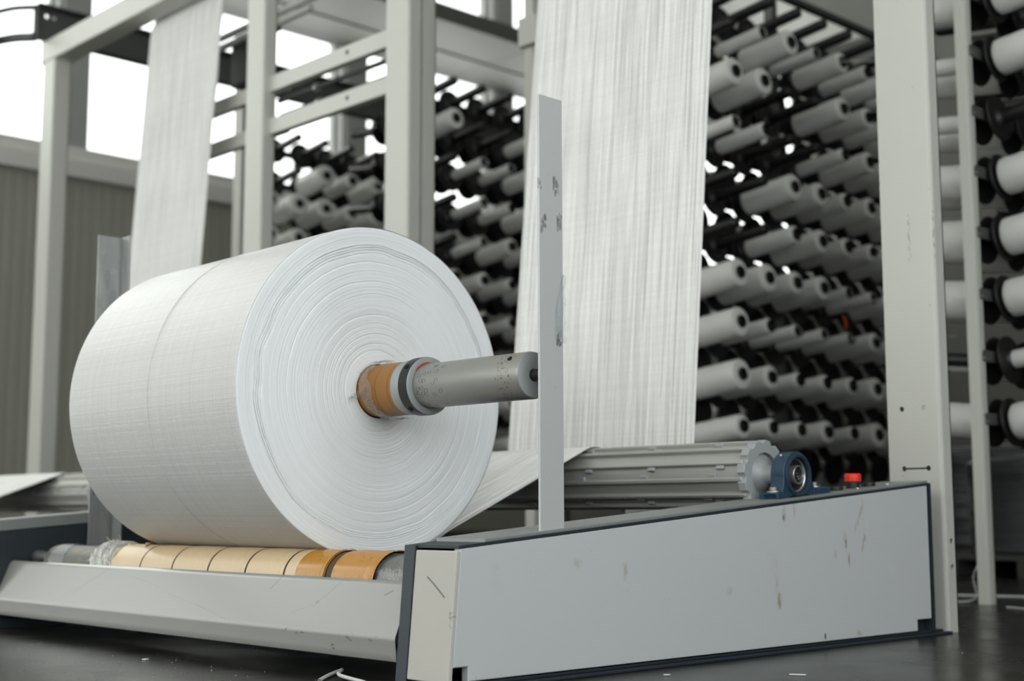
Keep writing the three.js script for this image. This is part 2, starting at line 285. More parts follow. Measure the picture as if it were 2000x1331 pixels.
  for (const [y, z, r, l] of [[2.385, -1.2, 0.012, 'upper thin dark rod between the two drilled rails'], [2.31, -1.22, 0.018, 'lower thicker dark rod between the two drilled rails']]) {
    const o = thing('guide_rod', l, 'rod'); part(o, 'rod', at(cylX(-3.62, -2.5, r, 16), 0, y, z), M.darkGrey); for (const x of [-2.72, -3.3]) part(o, 'collar', at(cylX(x - 0.012, x + 0.012, r + 0.008, 16), 0, y, z), M.steel);
  }
}

// ---------------------------------------------------------------- winder side frames
const topY = (z) => 0.272 + 0.0825 * (0.784 - z);          // top edge of the slanted side panel
{
  const o = thing('winder_side_frame', 'low wedge-shaped machine side with pale grey panel and dark navy edges', 'machine frame');
  const zf = 0.79, zb = -0.985;
  part(o, 'inner_frame', merge([prismX([[zf + 0.005, topY(zf) + 0.006], [zf + 0.028, 0.0], [zb, 0.0], [zb, topY(zb) + 0.006]], -0.16, -0.126, [], 0.002), box(-0.125, -0.03, 0.012, 0.1, zb, zf - 0.05)]), M.navy, 'dark navy sheet frame');
  // navy trim lines round the panel
  const trim = (pts, x0, x1) => prismX(pts, x0, x1);
  part(o, 'edge_trim', merge([trim([[zf, topY(zf) + 0.001], [zb, topY(zb) + 0.001], [zb, topY(zb) + 0.0065], [zf, topY(zf) + 0.0065]], -0.125, 0.001), trim([[zb, 0.012], [zb - 0.012, 0.012], [zb - 0.012, topY(zb) + 0.0065], [zb, topY(zb) + 0.0065]], -0.125, 0.001)]), M.navy, 'dark navy edge trim');
  part(o, 'base_rail', merge([box(-0.165, 0.012, 0, 0.007, -1.07, zf + 0.02, 0.002), box(-0.165, -0.006, 0.007, 0.014, -1.05, zf, 0.002)]), M.navy, 'dark navy base rail');
  // stained outer panel, notched at its lower corners
  const zl = 0.784, zr = -0.978, stain = canvasTex(2048, 512, (c, w, h) => {
    c.fillStyle = '#bfc3c3'; c.fillRect(0, 0, w, h);
    const r = rng(55), X = (z) => (zl - z) / (zl - zr) * w, Y = (y) => h - y / 0.43 * h;
    const blot = (z, y, rz, ry, col, a, n = 60, tilt = 0) => { for (let i = 0; i < n; i++) { const t = (r() - 0.5) * 2, s = (r() + r() + r() - 1.5) * 0.8; c.fillStyle = `rgba(${col},${a * 0.5 * (0.3 + 0.7 * r())})`; c.beginPath(); c.ellipse(X(z + rz * s + tilt * t), Y(y + ry * t * (0.4 + 0.6 * r())), 1 + 4 * r(), 2 + 9 * r(), 0, 0, 7); c.fill(); } };
    const br = '122,106,82', gr = '90,92,88';
    blot(-0.289, 0.337, 0.01, 0.02, br, 0.16); blot(-0.285, 0.328, 0.004, 0.008, gr, 0.25, 20); blot(-0.332, 0.348, 0.004, 0.02, br, 0.09);
    blot(-0.625, 0.33, 0.006, 0.05, br, 0.16, 90, -0.022); blot(-0.643, 0.262, 0.006, 0.03, br, 0.18, 70, -0.008);
    blot(-0.556, 0.275, 0.012, 0.02, br, 0.1); blot(-0.56, 0.262, 0.003, 0.012, '50,48,44', 0.3, 16); blot(-0.572, 0.22, 0.003, 0.018, br, 0.25, 40); blot(-0.51, 0.235, 0.006, 0.014, br, 0.06);
    blot(-0.063, 0.158, 0.014, 0.014, br, 0.08); blot(-0.24, 0.22, 0.03, 0.04, br, 0.03, 120); blot(-0.25, 0.165, 0.01, 0.03, br, 0.09); blot(-0.26, 0.125, 0.009, 0.026, br, 0.22, 110);
    blot(0.304, 0.215, 0.008, 0.02, br, 0.14, 60); blot(0.455, 0.237, 0.02, 0.012, br, 0.07); blot(0.69, 0.21, 0.02, 0.04, br, 0.03, 80); blot(-0.61, 0.028, 0.012, 0.008, br, 0.15, 40); blot(-0.453, 0.03, 0.003, 0.002, '40,38,34', 0.7, 8);
    for (let i = 0; i < 70; i++) { c.fillStyle = `rgba(${gr},${0.1 + 0.3 * r()})`; c.fillRect(r() * w, r() * h, 1 + 2 * r(), 1 + 2 * r()); }
    c.strokeStyle = 'rgba(232,236,236,0.5)'; for (const [z, y] of [[-0.66, 0.32], [-0.78, 0.2], [-0.2, 0.09]]) { c.lineWidth = 1; c.beginPath(); c.moveTo(X(z), Y(y)); c.lineTo(X(z - 0.003), Y(y - 0.04)); c.stroke(); }
    for (let i = 0; i < 40; i++) { c.fillStyle = `rgba(110,108,98,${0.15 + 0.3 * r()})`; c.fillRect(r() * w, h - (0.018 + 0.02 * r() * r()) / 0.43 * h, 1 + 4 * r(), 1 + 2 * r()); }
  }, { clamp: true });
  const g = prismX([[zl, topY(zl)], [zl + 0.02, 0.045], [zl - 0.02, 0.045], [zl - 0.02, 0.0165], [zr + 0.075, 0.0165], [zr + 0.075, 0.047], [zr, 0.047], [zr, topY(zr)]].reverse(), -0.02, 0, [], 0.0025);
  const p = g.attributes.position, uv = g.attributes.uv; for (let i = 0; i < p.count; i++) uv.setXY(i, (zl - p.getZ(i)) / (zl - zr), p.getY(i) / 0.43);
  const ms = M.paintSide.clone(); ms.color.set(0xffffff); ms.map = stain; part(o, 'side_panel', g, ms, 'pale grey side panel with faint brown stains');
  // front end cover, a little warmer, with one dark scuff
  const cover = canvasTex(256, 512, (c, w, h) => { c.fillStyle = '#bcbab2'; c.fillRect(0, 0, w, h); c.lineCap = 'round'; c.strokeStyle = 'rgba(95,96,90,0.85)'; c.lineWidth = 7; c.beginPath(); c.moveTo(w * 0.34, h * 0.2); c.quadraticCurveTo(w * 0.6, h * 0.28, w * 0.78, h * 0.35); c.stroke();
    const r = rng(8); for (let i = 0; i < 40; i++) { c.fillStyle = `rgba(100,96,70,${0.15 + 0.25 * r()})`; c.beginPath(); c.arc(w * (0.93 + 0.06 * r()), h * (0.5 + 0.14 * (r() - 0.3)), 1 + 3 * r(), 0, 7); c.fill(); } for (let i = 0; i < 40; i++) { c.fillStyle = `rgba(110,108,100,${0.1 + 0.2 * r()})`; c.fillRect(r() * w, r() * h, 2, 2); } }, { clamp: true });
  const fg = box(-0.124, 0, 0.015, 0.268, 0.783, 0.795, 0.003); { const q = fg.attributes.position, u = fg.attributes.uv; for (let i = 0; i < q.count; i++) { u.setXY(i, (q.getX(i) + 0.124) / 0.124, (q.getY(i) - 0.015) / 0.251); q.setZ(i, q.getZ(i) + 0.022 * (0.266 - q.getY(i)) / 0.25); } }
  const mc = M.paint.clone(); mc.color.set(0xffffff); mc.map = cover; part(o, 'front_cover', fg, mc, 'narrow end cover with a dark scuff');
  part(o, 'top_rail', prismX([[zf - 0.07, topY(zf - 0.07) + 0.006], [zb, topY(zb) + 0.006], [zb, topY(zb) + 0.0135], [zf - 0.07, topY(zf - 0.07) + 0.0135]], -0.15, -0.001, [], 0.002), M.rail, 'galvanised top rail');
  part(o, 'lower_gap', box(-0.12, -0.03, 0.014, 0.2, 0.6, 0.74), M.black);
}
{
  const o = thing('winder_side_frame', 'dark navy machine side with light top strip, left of the big roll', 'machine frame');
  const ly = (z) => 0.323 + 0.0825 * (0.81 - z);
  part(o, 'inner_frame', prismX([[0.815, ly(0.815) - 0.034], [0.815, 0], [-0.985, 0], [-0.985, ly(-0.985) - 0.034]], -2.2, -2.07, [], 0.002), M.navy);
  part(o, 'top_rail', prismX([[0.815, ly(0.815) - 0.034], [-0.985, ly(-0.985) - 0.034], [-0.985, ly(-0.985)], [0.815, ly(0.815)]], -2.2, -2.066, [], 0.003), M.rail, 'light grey top strip');
  const b = thing('shaft_bolt', 'small shiny bolt at the left end of the taped roller', 'bolt');
  part(b, 'head', at(latheX([[-2.066, 0], [-2.066, 0.02], [-2.03, 0.02], [-2.02, 0.016], [-1.95, 0.015], [-1.94, 0]], 20), 0, 0.212, 0.685), M.steel);
}
// angle-iron uprights that guide the winding shaft
{
  const stain = canvasTex(128, 1024, (c, w, h) => { c.fillStyle = '#bbbdbd'; c.fillRect(0, 0, w, h); const r = rng(91);
    for (const [u, y, n] of [[0.72, 1.046, 26], [0.84, 0.968, 34], [0.18, 0.96, 26], [0.05, 1.045, 10]]) for (let i = 0; i < n; i++) { c.fillStyle = `rgba(95,94,90,${0.15 + 0.3 * r()})`; c.beginPath(); c.ellipse(w * (u + 0.22 * (r() - 0.5)), h * (1 - (y - 0.31 + 0.035 * (r() - 0.5)) / 0.93), 1 + 6 * r(), 2 + 7 * r(), 0, 0, 7); c.fill(); }
    for (let i = 0; i < 60; i++) { c.fillStyle = `rgba(70,70,66,${0.1 + 0.3 * r()})`; c.beginPath(); c.ellipse(w * (0.82 + 0.2 * (r() - 0.5)), h * (1 - (0.715 - 0.31 + 0.03 * (r() - 0.5)) / 0.93), 1 + 5 * r(), 1 + 5 * r(), 0, 0, 7); c.fill(); }
    for (let i = 0; i < 50; i++) { c.fillStyle = `rgba(100,98,90,${0.1 + 0.2 * r()})`; c.fillRect(r() * w, r() * h, 2, 3); } }, { clamp: true });
  const m = M.galv.clone(); m.color.set(0xffffff); m.map = stain; m.metalness = 0.1;
  const o = thing('guide_upright', 'flat grey steel upright with smudges standing on the near side frame', 'upright');
  const g = box(-0.012, -0.006, 0.302, 1.237, 0.488, 0.559, 0.0012); { const p = g.attributes.position, u = g.attributes.uv; for (let i = 0; i < p.count; i++) { u.setXY(i, (0.559 - p.getZ(i)) / 0.071, (p.getY(i) - 0.305) / 0.932); if (p.getY(i) > 1.2) p.setY(i, p.getY(i)); } }
  part(o, 'flat_leg', g, m); part(o, 'back_leg', box(-0.05, -0.012, 0.302, 1.237, 0.488, 0.494, 0.0012), M.galv);
  const t = thing('tape_scrap', 'crumpled clear film scrap stuck halfway up the near steel upright', 'film scrap');
  const gr = rng(12); part(t, 'film', surf(6, 16, (s, q) => { const y = 0.7 + 0.15 * q, wv = 0.5 + 0.5 * Math.sin(q * 3.1); return [-0.0045 + 0.006 * gr(), y, 0.486 - 0.003 * gr() + 0.034 * s * (0.35 + 0.65 * wv) * (1.25 - 0.8 * q)]; }), M.film);
  const l = thing('guide_upright', 'galvanised angle-iron upright with dark smears, left of the big roll', 'upright');
  part(l, 'side_leg', box(-2.066, -2.06, 0.2, 1.237, 0.445, 0.525, 0.0012), M.galv); part(l, 'front_leg', box(-2.06, -2.003, 0.2, 1.237, 0.44, 0.446, 0.0012), M.galv);
}

// ---------------------------------------------------------------- front cover plate, bent sheet
{
  const marks = canvasTex(2048, 256, (c, w, h) => { c.fillStyle = '#848581'; c.fillRect(0, 0, w, h); const r = rng(66), X = (x) => (x + 2.25) / 2.12 * w;
    const line = (pts, wd, a, col = '70,70,66') => { c.strokeStyle = `rgba(${col},${a})`; c.lineWidth = wd; c.beginPath(); pts.forEach(([x, v], i) => c[i ? 'lineTo' : 'moveTo'](X(x), h * (1 - v))); c.stroke(); };
    line([[-0.663, 0.78], [-0.627, 0.98]], 2.2, 0.75, '120,70,52'); line([[-0.477, 0.6], [-0.4, 0.95]], 1.5, 0.35); line([[-0.55, 0.5], [-0.48, 0.62]], 1.2, 0.3); line([[-0.245, 0.8], [-0.22, 0.86]], 5, 0.6); line([[-0.47, 0.64], [-0.465, 0.68]], 4, 0.5);
    line([[-1.6, 0.5], [-1.44, 0.95]], 5, 0.16); line([[-1.72, 0.3], [-1.5, 0.8]], 3, 0.12); line([[-1.4, 0.9], [-1.2, 0.75], [-1.15, 0.7]], 1, 0.35); line([[-0.95, 0.5], [-0.8, 0.34], [-0.7, 0.3]], 1, 0.4); line([[-1.1, 0.62], [-0.9, 0.45]], 1, 0.3);
    for (let i = 0; i < 90; i++) { const x = -2.2 + 2 * r(), v = 0.28 + 0.07 * (r() - 0.3); c.fillStyle = `rgba(80,80,74,${0.2 + 0.4 * r()})`; c.fillRect(X(x), h * (1 - v), 1 + 5 * r() * r(), 1 + 2 * r()); }
    for (const [x, v] of [[-0.553, 0.3], [-0.514, 0.26], [-0.49, 0.28], [-0.329, 0.28], [-0.32, 0.25], [-0.382, 0.16], [-0.378, 0.12], [-0.25, 0.27]]) { c.fillStyle = 'rgba(60,60,56,0.6)'; for (let i = 0; i < 5; i++) c.fillRect(X(x) + 8 * (r() - 0.5), h * (1 - v) + 8 * (r() - 0.5), 2 + 4 * r(), 2 + 2 * r()); }
    for (let i = 0; i < 500; i++) { c.fillStyle = `rgba(${r() < 0.5 ? '200,200,196' : '130,130,124'},${0.2 * r()})`; c.fillRect(r() * w, r() * h, 1, 1); } }, { clamp: true });
  const m = phy({ map: marks, roughness: 0.35, clearcoat: 0.6, clearcoatRoughness: 0.16 });
  // section (z, y): upper edge with a small return, slope, rounded fold, lip, return
  const sec = []; const A = [0.765, 0.2], B = [0.81, 0.09], Cc = [0.806, 0.046];
  sec.push([A[0] - 0.02, A[1] - 0.004], [A[0] - 0.004, A[1]], A);
  for (let i = 1; i < 12; i++) sec.push([A[0] + (B[0] - A[0]) * i / 12.6, A[1] + (B[1] - A[1]) * i / 12.6]);
  for (let i = 0; i <= 6; i++) { const t = i / 6; const p = [A[0] + (B[0] - A[0]) * 0.95, A[1] + (B[1] - A[1]) * 0.95], q = [B[0] + (Cc[0] - B[0]) * 0.13, B[1] + (Cc[1] - B[1]) * 0.13]; sec.push([(1 - t) ** 2 * p[0] + 2 * t * (1 - t) * B[0] + t * t * q[0], (1 - t) ** 2 * p[1] + 2 * t * (1 - t) * B[1] + t * t * q[1]]); }
  sec.push([0.8065, 0.06], Cc, [0.802, 0.044], [0.76, 0.046]);
  const n = sec.length - 1, xl = (y) => -2.06 - 0.16 * Math.min(1, Math.max(0, (0.2 - y) / 0.11));
  const o = thing('front_cover_plate', 'long scratched light grey bent metal cover below the taped roller', 'cover plate');
  const g = surf(80, n, (s, t) => { const [z, y] = sec[Math.round(t * n)], x0 = xl(y); return [x0 + (-0.168 - x0) * s, y, z]; }, (s, t) => { const y = sec[Math.round(t * n)][1]; const x0 = xl(y), x = x0 + (-0.168 - x0) * s; return [(x + 2.25) / 2.12, (y - 0.04) / 0.165]; });
  // give the sheet thickness
  const back = g.clone(); { const p = back.attributes.position, q = g.attributes.normal, I = back.index.array; for (let i = 0; i < p.count; i++) p.setXYZ(i, p.getX(i), p.getY(i) - 0.002 * q.getY(i), p.getZ(i) - 0.002 * q.getZ(i)); for (let i = 0; i < I.length; i += 3) { const k = I[i + 1]; I[i + 1] = I[i + 2]; I[i + 2] = k; } back.computeVertexNormals(); }
  { const P = g.attributes.normal; let ny = 0; for (let i = 0; i < P.count; i++) ny += P.getZ(i); if (ny < 0) { for (const q of [g, back]) { const I = q.index.array; for (let i = 0; i < I.length; i += 3) { const k = I[i + 1]; I[i + 1] = I[i + 2]; I[i + 2] = k; } q.computeVertexNormals(); } } }
  part(o, 'bent_sheet', merge([g, back]), m);
  part(o, 'bracket', box(-2.05, -0.17, 0.06, 0.075, 0.7, 0.78), M.navy);
}

// ---------------------------------------------------------------- big roll of woven fabric
const RY = 0.634, RZ = 0.53, RR = 0.4, X1 = -0.59, X0 = -1.4;
{
  const o = thing('fabric_roll', 'huge roll of white woven fabric with bright layered end', 'fabric roll');
  // outer turn of fabric, with the crease that runs round it
  const NA = 420, crease = -0.983, wob = noise1(61, 40), wob2 = noise1(62, 17), XS = [];
  for (let i = 0; i <= 60; i++) XS.push(X0 + (X1 - X0) * i / 60); for (let i = -12; i <= 12; i++) XS.push(crease + 0.0007 * i); XS.sort((a, b) => a - b);
  const side = surf(NA, XS.length - 1, (s, t) => { const a = s * Math.PI * 2, x = XS[Math.round(t * (XS.length - 1))], taper = RR - 0.006 * (X1 - x) / (X1 - X0), c = x - crease; const r = taper - 0.0032 * Math.exp(-((c / 0.0016) ** 2)) * (0.6 + 0.5 * wob(s)) + 0.0012 * Math.exp(-(((c - 0.004) / 0.0022) ** 2)) + 0.0008 * (wob2(s + x * 0.3) - 0.5); return [x + 0.002 * (wob2(s) - 0.5), RY + r * Math.cos(a), RZ + r * Math.sin(a)]; }, (s, t) => [XS[Math.round(t * (XS.length - 1))], s * Math.PI * 2 * RR]);
  part(o, 'outer_layer', side, M.fabric);
  // layered end: thousands of turns, some standing proud, some sunk
  const NR = 300, NE = 420, rr = rng(404), off = []; let cur = 0;
  for (let i = 0; i <= NR; i++) { if (rr() < 0.16) cur += (rr() - 0.5) * 0.0011; cur *= 0.93; off.push(cur + (rr() - 0.5) * 0.0002 + (rr() < 0.05 ? -0.0013 * rr() : 0)); }
  const angN = noise1(71, 37), angM = noise1(72, 11), angK = fbm(73, 32, 2);
  const TS = []; for (let i = 0; i <= 300; i++) TS.push(i / 300); for (let i = 0; i < 150; i++) TS.push(0.79 + 0.095 * (i + 0.5) / 150); for (const c of [0.745, 0.6, 0.505, 0.36, 0.29, 0.215, 0.15, 0.1]) for (let i = -4; i <= 4; i++) TS.push(c + 0.0017 * (i + 0.3)); TS.sort((a, b) => a - b);
  const end = surf(NE, TS.length - 1, (s, tq) => {
    const t = TS[Math.round(tq * (TS.length - 1))];
    const a = s * Math.PI * 2, rho = 0.066 + (RR - 0.066) * t; let x = X1 + 0.006 * (1 - t) * t * 2;
    const wv = 0.0022 * (angN(s) - 0.5) * Math.exp(-(((t - 0.83) / 0.06) ** 2)) + 0.0012 * (angM(s) - 0.5);
    const tt = Math.min(1, Math.max(0, t + wv * 3)), k = tt * NR, i0 = Math.floor(k), f = k - i0;
    x += (off[i0] * (1 - f) + off[Math.min(NR, i0 + 1)] * f) * Math.min(1, (1 - t) * 30);
    const strong = 0.45 + 0.55 * Math.max(0, Math.cos(a - 0.35)) + 0.25 * Math.max(0, -Math.cos(a - 2.2));
    for (const [c, w, d] of [[0.862, 0.0024, 0.008], [0.845, 0.002, 0.007], [0.829, 0.0022, 0.0065], [0.806, 0.003, 0.004], [0.745, 0.005, 0.0016], [0.6, 0.0045, 0.0018], [0.505, 0.003, 0.0012], [0.36, 0.004, 0.0018], [0.29, 0.003, 0.0016], [0.215, 0.003, 0.002], [0.15, 0.003, 0.0016], [0.1, 0.003, 0.002]]) {
      const wavy = c > 0.8, cc = c + (wavy ? 0.026 * (angN(s) - 0.5) + 0.006 * (angM(s + c * 3) - 0.5) : 0.006 * (angN(s + c) - 0.5) + 0.006 * (angM(s + c * 3) - 0.5)); x -= d * strong * (0.35 + 0.9 * angM(s * 2 + c * 5)) * Math.exp(-(((t - cc) / w) ** 2));
    }
    if (t > 0.985) x -= 0.003 * ((t - 0.985) / 0.015) ** 2;
    return [x + 0.0004 * (angK(s * 3, t * 2) - 0.5), RY + rho * Math.cos(a), RZ - rho * Math.sin(a)];
  }, (s, t) => [s, TS[Math.round(t * (TS.length - 1))]]);
  const rc = rng(909), band = Array.from({ length: 512 }, () => 0.93 + 0.03 * rc() - (rc() < 0.06 ? 0.06 * rc() : 0));
  const endM = std({ roughness: 0.6, map: tex(64, 512, (u, v, i, j) => { const k = band[j] + 0.012 * (nB(u, v) - 0.5); return [k * 0.985, k * 0.997, k]; }, { srgb: true }), bumpMap: tex(128, 1024, (u, v) => 0.5 * wd(v * 1.7) + 0.5 * nC(u * 2, v)), bumpScale: 0.0005 });
  part(o, 'layered_end', end, endM, 'layered end face of wound fabric');
  part(o, 'far_end', latheX([[X0, RR - 0.006], [X0 + 0.002, 0.064]], 64).translate(0, RY, RZ), M.fabricEnd);
  // cardboard core wound with brown tape
  const core = canvasTex(512, 256, (c, w, h) => { c.fillStyle = '#9c6a30'; c.fillRect(0, 0, w, h); const r = rng(17); for (let i = 0; i < 500; i++) { c.fillStyle = `rgba(${r() < 0.5 ? '180,128,64' : '96,60,24'},${0.05 + 0.1 * r()})`; c.fillRect(r() * w, r() * h, 20 + 80 * r(), 1 + 2 * r()); } for (const v of [0.3, 0.55, 0.86]) { c.fillStyle = 'rgba(70,42,16,0.75)'; c.fillRect(0, h * (1 - v), w, 3); } for (let i = 0; i < 40; i++) { c.fillStyle = `rgba(40,34,26,${0.3 + 0.4 * r()})`; c.beginPath(); c.ellipse(r() * w, h * 0.06 * r(), 2 + 9 * r(), 1 + 3 * r(), 0, 0, 7); c.fill(); } });
  const cp = []; for (let i = 0; i <= 12; i++) { const x = X1 - 0.01 + 0.142 * i / 12; cp.push([x, 0.0625 + (i > 3 && i < 8 ? 0.0012 : i >= 8 ? 0.0005 : 0)]); }
  part(o, 'core_tube', latheX([...cp, [X1 + 0.134, 0.058], [X1 + 0.05, 0.057]], 64).translate(0, RY, RZ), std({ map: core, roughness: 0.42 }), 'brown taped cardboard core');
  // clear stretch film twisted round the core
  const fr = rng(77), fn1 = noise1(81, 13), fn2 = noise1(82, 29);
  part(o, 'stretch_film', merge([surf(70, 12, (s, t) => { const a = -0.2 + s * 3.6, w = 0.03 + 0.016 * fn1(s), x = X1 + 0.006 + 0.075 * Math.max(0, (s - 0.35)) + w * t, r = 0.0655 + 0.005 * fn2(s * 2 + t * 0.4) + 0.0045 * fr(); return [x, RY + r * Math.cos(a), RZ + r * Math.sin(a)]; }),
    surf(14, 6, (s, t) => { const q = 1 - s * 0.8; return [X1 + 0.01 + 0.035 * t * q + 0.007 * fr(), RY - 0.012 - 0.012 * s + 0.03 * (t - 0.5) * q + 0.006 * fr(), RZ + 0.064 + 0.03 * s + 0.006 * fr()]; })]), M.film, 'crumpled clear film round the core');
}
// shaft through the core
{
  const o = thing('winding_shaft', 'worn grey steel shaft with clamp collar sticking out of the brown core', 'shaft');
  const stamp = canvasTex(1024, 512, (c, w, h) => { c.fillStyle = '#92928d'; c.fillRect(0, 0, w, h); const r = rng(31);
    for (let i = 0; i < 1500; i++) { c.fillStyle = `rgba(${r() < 0.5 ? '205,205,200' : '120,120,114'},${0.12 * r()})`; c.fillRect(r() * w, r() * h, 30 * r(), 1); }
    // the lathe's u runs round the shaft; v along it
    c.strokeStyle = 'rgba(50,50,46,0.8)'; for (let i = 0; i < 64; i++) { const u = r(), v = 0.03 + 0.27 * r(); c.lineWidth = 2; c.beginPath(); c.ellipse(u * w, h * (1 - v), 14, 7.5, 0.4 * (r() - 0.5), 0.4 * r(), 5.4 + 1.2 * r()); c.stroke(); if (r() < 0.2) { c.beginPath(); c.moveTo(u * w - 10, h * (1 - v)); c.lineTo(u * w + 10, h * (1 - v) + 2); c.stroke(); } }
    for (let i = 0; i < 26; i++) { c.strokeStyle = 'rgba(60,60,54,0.5)'; c.lineWidth = 1 + 2 * r(); const u = r(), v = 0.8 + 0.1 * r(); c.beginPath(); c.moveTo(u * w, h * (1 - v)); c.lineTo(u * w + 30 * (r() - 0.2), h * (1 - v) + 12 * (r() - 0.5)); c.stroke(); }
    for (let i = 0; i < 150; i++) { c.fillStyle = `rgba(86,74,44,${0.15 + 0.35 * r()})`; c.beginPath(); c.ellipse(r() * w, h * (1 - (0.8 + 0.14 * r())), 3 + 9 * r(), 2 + 3 * r(), 0, 0, 7); c.fill(); }
    c.fillStyle = 'rgba(45,45,42,0.85)'; for (let k = 0; k < 9; k++) c.fillRect(w * 0.265 + 3 * (k % 3), h * (0.78 + 0.012 * k), 6, h * 0.1); });
  const sm = std({ map: stamp, roughness: 0.36, metalness: 0.35 });
  const s = latheX([[-0.4, 0.0515], [-0.06, 0.0515], [-0.0535, 0.05], [-0.0525, 0.0485]], 72, 0).translate(0, RY, RZ); part(o, 'tube', s, sm, 'stamped grey steel tube');
  const hole = at(new THREE.CylinderGeometry(0.0058, 0.0058, 0.004, 16).rotateX(Math.PI / 2), 0, 0, 0); hole.translate(0, 0, 0.0512); hole.rotateX(-0.75); hole.translate(-0.088, RY, RZ); part(o, 'cross_hole', hole, M.blackHole);
  part(o, 'end_plug', latheX([[-0.056, 0], [-0.056, 0.013], [-0.058, 0.0135], [-0.0525, 0.014], [-0.0525, 0.0485]].slice(0), 48).translate(0, RY, RZ), M.aluEnd);
  part(o, 'end_pin', at(cylX(-0.07, -0.012, 0.0125, 20), 0, RY, RZ), M.darkSteel);
  part(o, 'inner_ring', latheX([[-0.468, 0.058], [-0.468, 0.0625], [-0.462, 0.064], [-0.43, 0.064], [-0.43, 0.052]], 64).translate(0, RY, RZ), M.aluEnd);
  part(o, 'clamp_band', latheX([[-0.432, 0.052], [-0.432, 0.0665], [-0.43, 0.068], [-0.402, 0.068], [-0.4, 0.067]], 64).translate(0, RY, RZ), M.darkSteel);
  const cf = latheX([[-0.4, 0.0672], [-0.397, 0.0668], [-0.3965, 0.0525], [-0.4, 0.0515]], 64).translate(0, RY, RZ); part(o, 'collar_face', cf, M.aluEnd);
  const arc = new THREE.TorusGeometry(0.0545, 0.0013, 6, 24, 0.85); arc.rotateZ(Math.PI / 2 + 0.05); arc.rotateY(Math.PI / 2); arc.translate(-0.3962, RY, RZ); part(o, 'red_mark', arc, M.red, 'red paint mark');
  for (const a of [0.9, 2.5]) { const h = new THREE.CylinderGeometry(0.0065, 0.0065, 0.004, 14).rotateX(Math.PI / 2); h.translate(0, 0, 0.0672); h.rotateX(a - Math.PI / 2 - 0.0); h.translate(-0.416, RY, RZ); part(o, 'set_screw', h, M.blackHole); }
}
